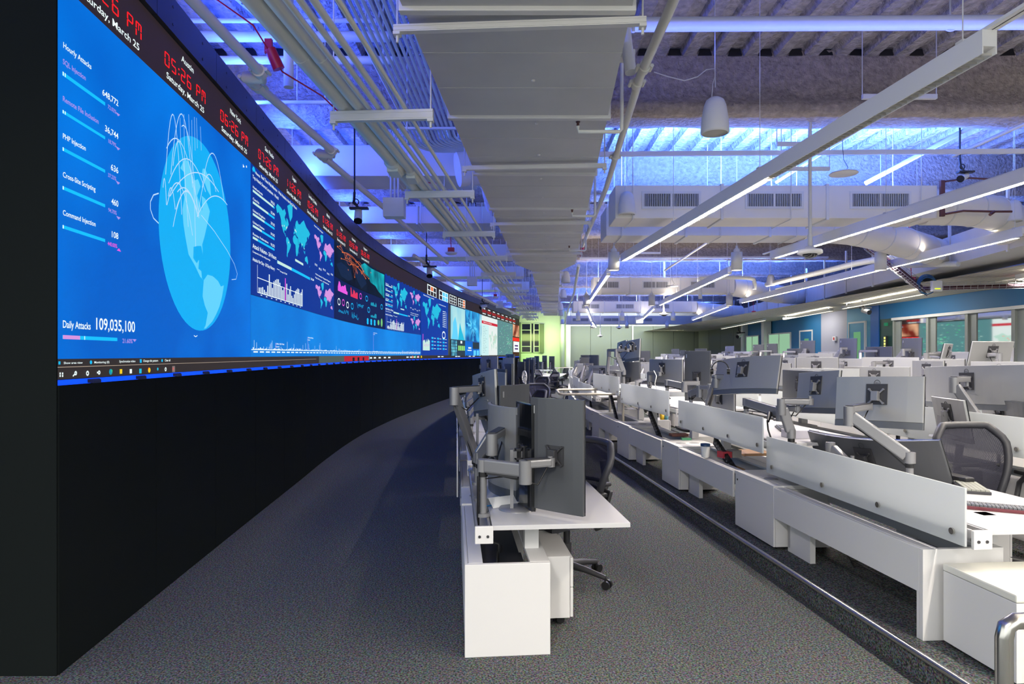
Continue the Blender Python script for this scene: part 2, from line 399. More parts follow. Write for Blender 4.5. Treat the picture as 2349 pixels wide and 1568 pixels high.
class Win:
    """one display window on the curved wall, u along, v up, both 0..1"""
    def __init__(s, name, y0, y1, z0, z1, m, off=.0):
        s.y0, s.y1, s.z0, s.z1, s.off = y0, y1, z0, z1, off; mb = MB(); wstrip(mb, y0, y1, z0, z1, off)
        s.o = toW(mb.obj(name, m)); s.k = {}; s.n = {}
    def layer(s, name, m, off=.003):
        key = name
        if key not in s.k: s.k[key] = (MB(), m, name, off)
        return s.k[key]
    def P(s, u, v, off): return wpt(s.y0 + u * (s.y1 - s.y0), s.z0 + v * (s.z1 - s.z0), s.off + off)
    def rect(s, name, m, u0, u1, v0, v1, off=.003):
        L = s.layer(name, m, off); n = max(1, int((u1 - u0) * (s.y1 - s.y0) / .4)); vs = []; fs = []
        for i in range(n + 1):
            u = u0 + (u1 - u0) * i / n; vs += [s.P(u, v0, off), s.P(u, v1, off)]
            if i: fs.append((2*i-2, 2*i, 2*i+1, 2*i-1))
        L[0].add(vs, fs)
    def poly(s, name, m, pts, off=.004):
        if len(pts) < 3: return
        L = s.layer(name, m, off)
        tr = tessellate_polygon([[Vector((p[0], p[1], 0)) for p in pts]])
        L[0].add([s.P(p[0], p[1], off) for p in pts], [tuple(t) for t in tr])
    def line(s, name, m, pts, w, off=.006):
        """polyline of width w metres"""
        L = s.layer(name, m, off); du = s.y1 - s.y0; dv = s.z1 - s.z0
        for (a, b), (c, d) in zip(pts, pts[1:]):
            tx, tz = (c - a) * du, (d - b) * dv; l = math.hypot(tx, tz)
            if l < 1e-6: continue
            nx, nz = -tz / l * w / 2 / du, tx / l * w / 2 / dv
            L[0].add([s.P(a + nx, b + nz, off), s.P(c + nx, d + nz, off), s.P(c - nx, d - nz, off), s.P(a - nx, b - nz, off)], [(0, 1, 2, 3)])
    def text(s, name, m, t, u0, u1, v, h, off=.005):
        L = s.layer(name, m, off); vs, fs = text_geo(t)
        L[0].add([s.P(u0 + a * (u1 - u0), v + b * h, off) for a, b in vs], fs)
    def seg(s, name, m, t, u0, u1, v, h, off=.005):
        for a, b, c, d in seg_rects(t): s.rect(name, m, u0 + a * (u1 - u0), u0 + b * (u1 - u0), v + c * h, v + d * h, off)
    def ell(s, name, m, cu, cv, ru, rv, off=.003, n=40, a0=0, a1=2*PI):
        s.poly(name, m, [(cu + ru * math.cos(a0 + (a1-a0) * i / n), cv + rv * math.sin(a0 + (a1-a0) * i / n)) for i in range(n)], off)
    def done(s):
        for nm, (mb, m, name, off) in s.k.items():
            if mb.f:
                o = mb.obj(name, m); o.parent = s.o
    # pixel-based authoring of positions measured on the photograph
    def uv(s, px, py):
        Y, z = pxz(px, py); return (Y - s.y0) / (s.y1 - s.y0), (z - s.z0) / (s.z1 - s.z0)
    def ptext(s, name, m, t, x0, y0, x1, hpx, off=.005):
        u0, v0 = s.uv(x0, y0); u1 = (pxY(x1) - s.y0) / (s.y1 - s.y0)
        s.text(name, m, t, u0, u1, v0, hpx * pxY(x0) / F / (s.z1 - s.z0), off)
def screen_mat(name, c0, c1, scale=1.2, s=1.0, detail=2):
    m = bpy.data.materials.new(name); m.use_nodes = True; nt = m.node_tree; b = nt.nodes['Principled BSDF']
    b.inputs['Base Color'].default_value = (.003, .003, .003, 1); b.inputs['Roughness'].default_value = .6; b.inputs['Specular IOR Level'].default_value = .06
    tc = nt.nodes.new('ShaderNodeTexCoord'); n = nt.nodes.new('ShaderNodeTexNoise'); n.inputs['Scale'].default_value = scale; n.inputs['Detail'].default_value = detail
    r = nt.nodes.new('ShaderNodeValToRGB'); r.color_ramp.elements[0].position = .35; r.color_ramp.elements[1].position = .68
    r.color_ramp.elements[0].color = srgb(*c0); r.color_ramp.elements[1].color = srgb(*c1)
    nt.links.new(tc.outputs['Object'], n.inputs['Vector']); nt.links.new(n.outputs['Fac'], r.inputs['Fac'])
    nt.links.new(r.outputs['Color'], b.inputs['Emission Color']); b.inputs['Emission Strength'].default_value = s
    return m
S_blue = screen_mat('bright blue display', (0, 98, 205), (0, 124, 232), .8)
S_navy = emat('navy display', 8, 52, 150); S_blue2 = screen_mat('sky blue display', (0, 112, 212), (8, 140, 236), .5)
S_white = emat('white display text', 235, 250, 250, 1.1); S_cy = emat('cyan display bars', 20, 190, 250, 1.05)
S_lilac = emat('lilac display text', 175, 150, 235); S_mag = emat('magenta display text', 235, 90, 225); S_pink = emat('pink display areas', 215, 150, 225)
S_globe = emat('globe cyan', 18, 176, 246); S_land = emat('globe land', 100, 212, 255); S_arc = emat('arc white', 190, 225, 255)
S_map = emat('map cyan', 35, 190, 225); S_brown = emat('dark brown display', 46, 36, 36); S_red = emat('red clock digits', 255, 22, 18, 1.5)
S_bar = emat('task bar grey', 52, 46, 46); S_cream = emat('cream bars', 200, 235, 225); S_dk = emat('threat map dark', 8, 18, 38)
S_or = emat('orange markers', 235, 120, 60); S_teal = emat('teal map', 20, 150, 180); S_black = emat('near black display', 14, 16, 20)
# -------- coarse outlines of the continents, longitude and latitude in degrees
LAND = {
 'na': [(-168,66),(-156,71),(-128,70),(-110,68),(-95,72),(-82,68),(-94,60),(-84,55),(-79,52),(-78,62),(-65,60),(-56,52),(-65,46),(-70,42),(-76,36),(-81,31),(-80,25),(-83,30),(-90,29),(-97,27),(-97,20),(-91,18),(-87,21),(-88,15),(-83,14),(-82,9),(-78,8),(-85,10),(-94,16),(-105,20),(-112,28),(-118,34),(-124,41),(-125,49),(-133,56),(-146,61),(-158,57)],
 'gl': [(-70,77),(-45,82),(-20,80),(-22,70),(-42,60),(-52,66)],
 'sa': [(-79,8),(-72,12),(-62,10),(-51,4),(-44,-3),(-35,-6),(-39,-15),(-44,-23),(-50,-29),(-57,-37),(-65,-42),(-68,-52),(-75,-50),(-73,-38),(-71,-20),(-77,-12),(-81,-4)],
 'af': [(-17,21),(-10,31),(-2,35),(10,37),(20,32),(33,31),(37,20),(43,11),(51,12),(44,2),(40,-6),(40,-16),(34,-24),(28,-33),(19,-35),(13,-22),(12,-8),(9,4),(-5,5),(-14,10)],
 'ea': [(-9,37),(-9,43),(-1,44),(-4,48),(4,52),(9,55),(8,62),(15,68),(28,71),(42,67),(60,69),(75,73),(100,77),(130,72),(160,70),(179,67),(163,60),(156,52),(150,59),(138,54),(140,47),(128,40),(126,35),(121,40),(121,31),(110,21),(105,10),(101,14),(98,8),(92,22),(80,15),(77,8),(72,20),(61,25),(57,26),(52,17),(44,13),(36,28),(36,36),(27,37),(22,37),(18,41),(12,44),(17,40),(12,38),(8,44),(2,42),(-2,36)],
 'au': [(114,-22),(122,-18),(131,-12),(137,-12),(142,-11),(147,-20),(153,-27),(150,-37),(143,-39),(135,-34),(125,-33),(115,-34)],
 'uk': [(-6,50),(2,52),(-2,57),(-5,58),(-4,54)], 'jp': [(130,32),(138,35),(142,42),(139,39)], 'id': [(96,4),(106,-6),(118,-8),(110,0),(104,2)], 'bo': [(110,1),(117,6),(116,-3)], 'nz': [(167,-46),(173,-40),(178,-38),(172,-44)], 'mg': [(44,-25),(50,-15),(46,-16)]}
def merc(lat): return math.log(math.tan(PI / 4 + math.radians(max(-60, min(80, lat))) / 2))
M0, M1 = merc(-56), merc(76)
def world_map(w, name, m, u0, u1, v0, v1, only=None, off=.004):
    for k, pl in LAND.items():
        if only is not None and k not in only: continue
        w.poly(name, m, [(u0 + (lo + 170) / 350 * (u1 - u0), v0 + (merc(la) - M0) / (M1 - M0) * (v1 - v0)) for lo, la in pl], off)
# -------- first display: globe of attacks
A = Win('globe_display', YW0, pxY(575), 1.6276, ZT, S_blue)
gu, gv = A.uv(446, 540); gl_u0 = (pxY(363) - A.y0) / (A.y1 - A.y0); gl_u1 = (pxY(528) - A.y0) / (A.y1 - A.y0)
gcu = (gl_u0 + gl_u1) / 2; gru = (gl_u1 - gl_u0) / 2
Yc = A.y0 + gcu * (A.y1 - A.y0); cx_ = CX + F * wX(Yc) / Yc
_, vt = A.uv(cx_, 322); _, vb = A.uv(cx_, 758); gcv = (vt + vb) / 2; grv = (vt - vb) / 2
A.ell('globe', S_globe, gcu, gcv, gru, grv, .002, 64)
LA0, LO0 = math.radians(36), math.radians(-86)
def ortho(lo, la):
    lo = math.radians(lo); la = math.radians(la)
    x = math.cos(la) * math.sin(lo - LO0); y = math.cos(LA0) * math.sin(la) - math.sin(LA0) * math.cos(la) * math.cos(lo - LO0)
    c = math.sin(LA0) * math.sin(la) + math.cos(LA0) * math.cos(la) * math.cos(lo - LO0); return x, y, c
for k in ('na', 'sa', 'gl'):
    pts = []
    for lo, la in LAND[k]:
        x, y, c = ortho(lo, la)
        if c < 0: r = math.hypot(x, y); x /= r; y /= r
        pts.append((gcu + x * gru * .985, gcv + y * grv * .985))
    A.poly('globe_continents', S_land, pts, .004)
rng = random.Random(3)
def arc(p, q, h, w=.008):
    pts = []
    for i in range(15):
        t = i / 14; a = (p[0] + (q[0] - p[0]) * t, p[1] + (q[1] - p[1]) * t + 2.2 * h * t * (1 - t)); q_ = A.uv(a[0], a[1]); pts.append((q_[0], min(q_[1], .985)))
    A.line('attack_arcs', S_arc, pts, w, .006)
for p, q, h in [((378, 400), (415, 492), -330), ((381, 470), (440, 540), -150), ((395, 520), (452, 497), -130), ((388, 450), (500, 440), -90),
                ((390, 400), (440, 430), -280), ((402, 480), (452, 497), -90), ((385, 420), (470, 440), -120), ((450, 497), (520, 470), -60),
                ((384, 450), (400, 480), -60), ((372, 430), (380, 470), -70), ((395, 380), (430, 520), -210), ((440, 420), (447, 565), -90),
                ((452, 497), (494, 440), -120), ((415, 290), (450, 480), -110), ((405, 440), (455, 500), -60), ((462, 430), (512, 460), -170), ((380, 340), (455, 495), -150)]:
    arc(p, q, h)
A.line('attack_arcs', S_arc, [A.uv(*p) for p in [(362, 443), (350, 447), (343, 462), (343, 480), (350, 500), (362, 512)]], .009, .006)
A.line('attack_arcs', S_arc, [A.uv(*p) for p in [(460, 493), (490, 530), (520, 575), (536, 605), (543, 628), (540, 640), (530, 641)]], .006, .006)
for x, y0, y1 in [(431, 262, 330), (444, 268, 345), (449, 270, 340), (458, 290, 345), (411, 270, 330), (438, 275, 420), (420, 262, 400)]:
    A.line('attack_arcs', S_arc, [A.uv(x, y0), A.uv(x + 2, y1)], .005, .006)
A.ptext('headline_text', S_white, 'Hourly Attacks', 143, 108.5, 207.5, 13)
rows = [('SQL Injection', 145.6, 194.5, 163.5, 172.4, S_lilac, '648,772', 233, 217, '72.03%', 245.6, 248, 264.7, S_lilac),
        ('Remote File Inclusion', 231, 224, 251.6, 259, S_lilac, '36,744', 239, 300, '18.79%', 247, 327, 264.7, S_lilac),
        ('PHP Injection', 316.7, 194.5, 337, 345, S_white, '636', 252.5, 389, '37.23%', 246, 405, 264.7, S_lilac),
        ('Cross-Site Scripting', 405, 217, 426, 434, S_white, '460', 253.6, 467.6, '94.70%', 246.6, 485, 265.8, S_lilac),
        ('Command Injection', 492.4, 217.3, 515.4, 523.4, S_white, '108', 254.6, 543.4, '440.00%', 245, 562, 267, S_mag)]
for t, ty, tx1, b0, b1, tm, num, nx, ny, pc, pxx, py_, px1, pm in rows:
    A.ptext('category_text' if tm is S_white else 'lilac_text', tm, t, 142, ty, tx1, 12)
    u0, v1 = A.uv(141.6, b0); _, v0 = A.uv(141.6, b1); u1 = A.uv(240, b0)[0]
    A.rect('value_bars', S_cy, u0, u1, v0, v1); A.rect('bar_marks', S_white, u0, u0 + (u1 - u0) * .022, v0, v1, .005)
    if tm is S_lilac: A.rect('bar_marks', S_white, u0 + (u1 - u0) * .045, u0 + (u1 - u0) * .062, v0, v1, .005)
    A.ptext('value_text', S_white, num, nx, ny, 269.5, 14); A.ptext('percent_text' if pm is S_lilac else 'rising_percent_text', pm, pc, pxx, py_, px1, 9)
    uu, vv = A.uv(px1 + 4, py_ + (px1 - pxx) * .62); sgn = 1 if pm is S_mag else -1
    A.poly('percent_text' if pm is S_lilac else 'rising_percent_text', pm, [(uu - .008, vv), (uu + .008, vv), (uu, vv + .009 * sgn)], .005)
A.ptext('headline_text', S_white, 'Daily Attacks', 142, 751, 205.8, 17); A.ptext('value_text', S_white, '109,035,100', 218.6, 755, 307.8, 27)
u0, v1 = A.uv(142, 768); _, v0 = A.uv(142, 777); u1 = A.uv(268, 776)[0]
A.rect('value_bars', S_cy, u0, u1, v0, v1); A.rect('pink_bar', S_pink, u0, A.uv(181.6, 770)[0], v0, v1, .005); A.rect('bar_marks', S_white, A.uv(191, 770)[0], A.uv(192.5, 770)[0], v0, v1, .006)
A.ptext('percent_text', S_lilac, '21.60%', 279, 786, 302.4, 10)
uu, vv = A.uv(307, 784); A.poly('percent_text', S_lilac, [(uu - .008, vv + .009), (uu + .008, vv + .009), (uu, vv)], .005)
A.line('headline_text', S_white, [A.uv(443, 769), A.uv(447, 772), A.uv(451, 769)], .006)
A.poly('headline_text', S_white, [A.uv(556, 376), A.uv(556, 384), A.uv(559.5, 383)], .006); A.ell('category_text', S_lilac, *A.uv(564, 382), .004, .006, .006, 12)
A.done()
# -------- dashboards
def akam(name, y0, y1, z0, z1, big=True):
    w = Win(name, y0, y1, z0, z1, S_navy)
    if big:
        w.poly('logo_mark', S_cy, [(.012, .985), (.022, .985), (.03, .965), (.025, .945), (.018, .955), (.012, .94), (.006, .96)], .006)
        w.text('white_text', S_white, 'Akamai', .03, .065, .945, .022)
        w.text('white_text', S_white, 'Real Time Web Monitor - Web Attacks in the Past 24 Hours', .075, .42, .952, .026)
        w.text('white_text', S_white, 'Top Attack Source Locations - World', .01, .225, .895, .026)
    w.text('white_text', S_white, 'Attack Volume - 24 Hours', .01, .205, .36, .034); w.text('white_text', S_white, 'Compared to 30 day rolling average', .01, .15, .325, .014)
    w.text('white_text', S_white, 'Attacks Per Day - 30 Day History', .01, .19, .262, .026); w.line('white_text', S_white, [(.21, .285), (.235, .285)], .006); w.text('white_text', S_white, 'Average 103.2M', .24, .31, .272, .014)
    for i, (n, v, fr) in enumerate((('Netherlands', '598,262', .93), ('Czechia', '352,404', .68), ('United Kingdom', '259,182', .5), ('United States', '194,342', .38), ('Russian Federation', '96,252', .2))):
        v0 = .79 - i * .09
        w.text('white_text', S_white, n, .012, .012 + .0068 * len(n), v0 + .03, .018); w.rect('value_bars', S_cy, .012, .19, v0, v0 + .018); w.rect('cream_bars', S_cream, .012, .012 + .178 * fr, v0, v0 + .018, .005)
        w.text('white_text', S_white, v, .155, .19, v0 + .028, .022)
    world_map(w, 'world_map', S_map, .20, .60, .42, .90)
    for lo, la in ((-118, 36), (-100, 40), (-80, 38), (-75, 42), (2, 50), (8, 50), (14, 48), (78, 22), (-60, -5), (104, 12)):
        w.ell('cream_bars', S_cream, .20 + (lo + 170) / 350 * .4, .42 + (merc(la) - M0) / (M1 - M0) * .48, .004, .009, .007, 8)
    w.rect('value_bars', S_cy, .215, .60, .335, .362); w.rect('cream_bars', S_cream, .215, .36, .335, .362, .005); w.text('white_text', S_white, '36.2M', .61, .655, .345, .022)
    w.line('cream_bars', S_cream, [(.40, .455), (.50, .455)], .03)
    hs = [.18, .2, .24, .16, .1, .36, .82, .5, .34, .62, .7, .76, .78, .66, .5, .4, .5, .95, .74, .3, .52, .7, .3, .22, .4, .58, .66, .74, .72, .5, .62, .78]
    w.line('white_text', S_white, [(.045, .245), (.045, .03), (.49, .03)], .008); w.line('white_text', S_white, [(.045, .145), (.49, .145)], .008)
    for i, h in enumerate(hs):
        w.rect('magenta_bar' if i == 17 else 'white_bars', S_mag if i == 17 else S_white, .055 + i * .0138, .0625 + i * .0138, .032, .032 + h * .215, .006)
    for i in range(10): w.rect('white_text', S_white, .07 + i * .043, .082 + i * .043, .012, .019, .006)
    # right-hand column
    if big: w.text('white_text', S_white, 'Attack Traffic by Region', .66, .80, .955, .018)
    world_map(w, 'cyan_map', S_map, .66, .995, .60, .90, ('af', 'au', 'gl', 'id', 'bo')); world_map(w, 'pink_map', S_pink, .66, .995, .60, .90, ('na', 'sa', 'ea', 'uk', 'jp'))
    for i in range(5): w.text('white_text', S_white, ('US 3%', 'BR 2%', 'FR 1%', 'IN 4%', 'CN 5%')[i], .67 + i * .066, .71 + i * .066, .53 - (i % 2) * .02, .022)
    w.text('white_text', S_white, 'Web Attacks Targeted Regions', .68, .93, .43, .016); w.text('white_text', S_white, 'Past 24 hours - all industries', .68, .9, .39, .016)
    world_map(w, 'cyan_map', S_map, .68, .99, .06, .35, ('sa', 'af', 'gl', 'id')); world_map(w, 'pink_map', S_pink, .68, .99, .06, .35, ('na', 'ea', 'uk', 'jp', 'au', 'bo'))
    w.done(); return w
YA2, YA3 = pxY(575) + .004, pxY(767)
YD4, YD5 = pxY(883), pxY(965.5)
akam('web_monitor_display', YA2, YA3 - .02, 2.262, ZT - .003)
Y5e = pxY(1028)
# blue field under the dashboards with the traffic spectrum
B = Win('spectrum_display', YA2, YD5, 1.6276, 2.258, S_blue2)
n = 330; rs = random.Random(5)
for i in range(n):
    u = .004 + i / n * .99; h = .012 + abs(rs.gauss(0, .02)); a = rs.random()
    if i < 120 and a > .86: h += rs.random() * .16
    elif a > .95: h += rs.random() * .10
    if i > 270: h += rs.random() * .05
    B.rect('traffic_spikes', S_pink if a > .8 else S_white, u, u + (.0006 if h > .05 else .0022), .12, .12 + h, .004)
for px, top in ((631, 786), (705, 772), (856, 762)):
    u = (pxY(px) - B.y0) / (B.y1 - B.y0); Y, z = pxz(px, top); v = (z - B.z0) / (B.z1 - B.z0)
    B.rect('tall_spikes', S_lilac, u, u + .0011, .12, v, .006); B.text('spike_notes', S_white, '25 Mar 2023 Peak', u, u + .028, v - .03, .028); B.text('spike_notes', S_white, 'Events', u, u + .012, v - .08, .028)
B.line('spike_notes', S_white, [(0, .118), (.995, .118)], .008)
for i in range(62): B.rect('spike_notes', S_white, .005 + i * .0159, .016 + i * .0159, .07, .092, .006)
B.done()
# threat map and small dashboards
T = Win('threat_map_display', YA3, YD4 - .03, 2.985, pxz(768, 540)[1] - .06, screen_mat('dark threat map', (6, 10, 22), (10, 40, 66), .9))
T.poly('teal_coast', screen_mat('teal glow coast', (6, 90, 110), (20, 190, 200), 2.2), [(.58, .95), (.72, .9), (.99, .93), (.99, .03), (.93, .12), (.86, .2), (.8, .35), (.7, .4), (.66, .55), (.55, .62), (.5, .8)], .002)
T.poly('dark_land', emat('dark land', 14, 36, 64), [(.03, .35), (.12, .5), (.3, .45), (.34, .2), (.25, .08), (.12, .1)], .002); T.poly('dark_land', S_dk, [(.42, .62), (.55, .55), (.62, .3), (.52, .05), (.45, .2), (.38, .4)], .002)
nodes = [(.05, .85), (.1, .92), (.14, .8), (.2, .7), (.28, .78), (.3, .62), (.4, .82), (.45, .7), (.5, .75), (.52, .55), (.6, .45), (.25, .4), (.12, .6), (.48, .35), (.66, .5), (.38, .3), (.56, .66), (.7, .74)]
for i, p in enumerate(nodes): T.ell('orange_nodes', S_or, p[0], p[1], .008, .022, .005, 10)
for i in range(16):
    a, b = rs.choice(nodes), rs.choice(nodes)
    T.line('orange_links', S_or, [(a[0] + (b[0] - a[0]) * t / 8, a[1] + (b[1] - a[1]) * t / 8 + .5 * t / 8 * (1 - t / 8)) for t in range(9)], .006, .004)
for r, c in ((.05, (.27, .72)), (.07, (.47, .66))): T.line('orange_links', S_or, [(c[0] + r * math.cos(a * PI / 10), c[1] + 3 * r * math.sin(a * PI / 10)) for a in range(21)], .006, .004)
T.done()
G = Win('gauge_dashboard_display', YA3, YD4 - .03, 2.262, 2.98, emat('dark navy display', 8, 26, 82))
for i in range(26): pass
def graph(w, name, m, u0, u1, v0, v1, n, seed, fill=True):
    r = random.Random(seed); pts = [(u0 + (u1 - u0) * i / n, v0 + (v1 - v0) * (.25 + .75 * r.random())) for i in range(n + 1)]
    if fill: w.poly(name, m, [(u0, v0)] + pts + [(u1, v0)], .003)
    else: w.line(name, m, pts, .012, .004)
graph(G, 'pink_graph', S_mag, .06, .24, .7, .98, 9, 1); graph(G, 'red_graph', emat('red graph', 225, 50, 90), .3, .44, .7, .95, 10, 2)
graph(G, 'teal_graph', S_teal, .7, .82, .66, .82, 8, 3); graph(G, 'teal_graph', S_teal, .7, .82, .3, .45, 8, 4)
graph(G, 'blue_lines', S_cy, .42, .56, .4, .62, 22, 6, False); graph(G, 'blue_lines', S_cy, .07, .26, .14, .3, 22, 7, False); graph(G, 'blue_lines', S_cy, .32, .46, .05, .3, 18, 8, False)
for u, v, m in ((.08, .44, S_white), (.16, .46, S_mag), (.24, .44, S_white), (.33, .45, S_cy), (.5, .82, S_mag), (.62, .82, S_cy), (.66, .5, S_or), (.93, .72, S_lilac)):
    G.line('ring_gauges' if m is S_white else ('pink_gauges' if m is S_mag else 'cyan_gauges'), m, [(u + .022 * math.cos(a * PI / 8), v + .075 * math.sin(a * PI / 8)) for a in range(17)], .02, .004)
for i in range(3):
    for j in range(3): G.ell('cyan_gauges', S_cy, .64 + i * .07, .1 + j * .1 if j < 2 else .16, .018, .045, .004, 12)
G.ell('glow_maps', emat('green glow', 120, 200, 120), .93, .2, .02, .14, .004, 12); G.ell('glow_maps', S_cy, .86, .18, .02, .09, .004, 12)
G.done()
akam('smaller_web_monitor_display', YD4, YD5 - .03, 2.262, 3.62, False)
# network sessions dashboard
Nn = Win('network_display', YD5, Y5e, 1.6276, 3.60, emat('royal blue display', 6, 58, 165))
Nn.text('white_text', S_white, 'Network Sessions - Activity', .08, .45, .955, .022); Nn.text('white_text', S_white, 'Top Web Attacks Inbound', .62, .9, .90, .018)
world_map(Nn, 'world_map', S_map, .05, .72, .42, .90)
for i in range(9): Nn.rect('white_text', S_white, .78, .90, .80 - i * .035, .81 - i * .035)
Nn.line('white_text', S_white, [(.93, .8), (.93, .5)], .02); Nn.line('white_text', S_white, [(.82 + .06 * math.cos(a * PI / 10), .37 + .06 * math.sin(a * PI / 10)) for a in range(21)], .05)
Nn.rect('cream_panel', S_cream, .06, .30, .08, .19); graph(Nn, 'cream_panel', S_cream, .06, .30, .18, .28, 14, 3)
graph(Nn, 'magenta_line', S_mag, .1, .28, .12, .2, 14, 9, False); Nn.rect('magenta_line', S_mag, .06, .075, .2, .34)
for j in range(4):
    for i in range(3): Nn.rect('cyan_cells', S_cy, .36 + i * .21, .43 + i * .21, .10 + j * .06, .13 + j * .06); Nn.rect('white_text', S_white, .45 + i * .21, .52 + i * .21, .11 + j * .06, .118 + j * .06)
Nn.done()
g1 = pxY(1034); g2 = pxY(1067); g3 = pxY(1100); g4 = pxY(1105); g5 = pxY(1141); g6 = pxY(1176); g7 = YW1
w = Win('pale_portrait_display', g1, g2, 2.25, 3.55, screen_mat('pale teal photo', (110, 195, 225), (190, 235, 235), .6))
w.poly('figure_shapes', S_land, [(.1, 0), (.15, .5), (.3, .7), (.4, .5), (.5, 0)], .003); w.poly('figure_shapes', S_lilac, [(.05, 0), (.2, .45), (.35, .35), (.45, 0)], .004); w.poly('teal_figure', S_map, [(.5, 0), (.62, .55), (.75, .3), (.95, 0)], .003); w.done()
w = Win('tile_display', g1, g2, ZB + .06, 2.24, emat('slate display', 40, 60, 78))
for i in range(3):
    for j in range(5): w.rect('green_tiles' if 0 else 'photo_tiles', screen_mat('photo tile', (20, 90, 140), (120, 220, 235), 3), .04 + i * .13, .15 + i * .13, .04 + j * .19, .2 + j * .19) if (i + j) % 1 == 0 else None
for i in range(4): w.rect('green_tiles', emat('lime tile', 150, 225, 120), .50 + i * .125, .60 + i * .125, .36, .66)
w.rect('white_tile', S_white, .66, .78, .8, .96); w.done()
w = Win('blue_burst_display', g2, g3, 2.25, 3.58, screen_mat('blue burst', (0, 60, 150), (60, 190, 250), 1.6))
for i in range(26):
    a = rs.random() * 2 * PI; r = .12 + .3 * rs.random(); w.line('white_streaks', S_land, [(.5 + .1 * math.cos(a), .5 + .1 * math.sin(a)), (.5 + r * math.cos(a), .5 + r * math.sin(a))], .03 + .05 * rs.random())
w.done()
w = Win('blue_tile_display', g2, g3, ZB + .06, 2.24, S_blue); w.rect('slate_tile', emat('slate tile', 35, 50, 66), .5, .97, .5, .96); w.rect('white_bars', S_white, .2, .4, .5, .6); w.rect('white_bars', S_white, .15, .42, .36, .42); w.rect('photo_tiles', S_land, .55, .72, .05, .4); w.rect('photo_tiles', S_land, .78, .95, .05, .4); w.done()
w = Win('narrow_display', g3, g4, ZB + .06, 3.56, screen_mat('cyan strip', (30, 150, 210), (180, 230, 240), 1)); w.done()
def webpage(w):
    w.rect('red_banner', emat('red banner', 205, 20, 50), 0, 1, .80, .87); w.text('white_text', S_white, 'Malware Hunter', .1, .62, .825, .025)
    w.rect('cyan_column', emat('pale cyan column', 205, 240, 240), 0, .42, 0, .78)
    for i in range(16): w.rect('grey_lines', emat('grey lines', 150, 190, 195), .06, .2 + .16 * ((i * 7) % 5) / 5, .72 - i * .043, .73 - i * .043)
    world_map(w, 'pale_map', emat('pale green map', 190, 225, 210), .44, .98, .1, .6)
    for p in ((.72, .5), (.78, .46), (.76, .42), (.84, .52)): w.ell('red_dots', S_red, p[0], p[1], .012, .01, .006, 8)
w = Win('webpage_display', g4, g5, ZB + .09, 3.55, emat('white page', 232, 240, 238)); webpage(w); w.done()
def dotmap(w, seed=4, n=170):
    r = random.Random(seed)
    for i in range(n):
        u = .12 + .8 * r.random(); v = .05 + .9 * r.random(); s_ = .006 + .012 * r.random()
        if r.random() < .25: u = .7 + r.gauss(0, .06); v = .4 + r.gauss(0, .06)
        if not (.02 < u < .96 and .02 < v < .96): continue
        w.rect(('mint_dots', 'white_dots', 'green_dots')[i % 3], (emat('mint', 120, 225, 200), emat('pale dots', 205, 240, 225), emat('green dots', 60, 215, 120))[i % 3], u, u + s_ * 1.6, v, v + s_, .003)
w = Win('traffic_map_display', g5, g6, ZB + .09, 3.56, emat('grey green map', 92, 138, 142)); dotmap(w); w.done()
w = Win('news_display', g6, g7, ZB + .10, 3.60, emat('dark brown news', 70, 30, 26))
w.rect('orange_picture', screen_mat('orange picture', (120, 30, 20), (250, 190, 150), 1.2), .02, .98, .60, .98); w.rect('red_banner', S_red, 0, 1, .46, .56); w.rect('white_page', S_white, .1, .98, .1, .44, .004)
w.rect('purple_blocks', emat('purple block', 90, 40, 120), .3, .8, .28, .33, .006); w.rect('purple_blocks', emat('purple block', 90, 40, 120), .3, .8, .18, .23, .006); w.done()
# -------- clock band
K = Win('clock_band', YW0, YW1, ZT, ZC, S_brown, .0)
def kz(z): return (z - K.z0) / (K.z1 - K.z0)
def ku(Y): return (Y - K.y0) / (K.y1 - K.y0)
cl = [('Seattle', '03:26 PM'), ('Austin', '05:26 PM'), ('New York', '06:26 PM'), ('Sao Paulo', '07:26 PM'), ('Lagos', '11:26 PM'), ('London | Dublin', '10:26 PM'), ('Madrid', '01:26 AM'), ('Tokyo', '01:26 AM'), ('Hyderabad', '03:56 AM'), ('Singapore', '06:26 AM')]
for i, (c, t) in enumerate(cl):
    y0 = 3.545 + i * 1.105
    K.seg('clock_digits', S_red, t, ku(y0), ku(y0 + .76), kz(3.715), .098 / .372)
    wn = .035 * len(c) + .02; K.text('city_names', S_white, c, ku(y0 + .40 - wn / 2), ku(y0 + .40 + wn / 2), kz(3.868), .046 / .372)
    K.text('date_lines', S_white, 'Saturday, March 25', ku(y0 + .03), ku(y0 + .73), kz(3.633), .044 / .372)
for px in (980, 1007, 1031, 1051):       # small blocks of tiles on the band
    y0 = pxY(px); y1 = pxY(px + (21 if px < 1030 else 16))
    K.rect('tile_frames', S_white, ku(y0), ku(y1), kz(3.60), kz(3.94), .003)
    for a in range(3):
        for b in range(2 if px < 1030 else 3):
            nb = 2 if px < 1030 else 3; m = S_brown
            if (px == 980 and (a, b) == (1, 1)) or (px == 1051 and a == 2): m = S_or
            if px == 1007 and a > 0: m = S_land
            K.rect({S_brown: 'brown_tiles', S_or: 'orange_tiles', S_land: 'blue_tiles'}[m], m, ku(y0 + (y1 - y0) * (.06 + a * .31)), ku(y0 + (y1 - y0) * (.06 + a * .31 + .26)), kz(3.615 + b * .32 / nb), kz(3.615 + (b + .82) * .32 / nb), .005)
y0 = g4 + .1; i = 0
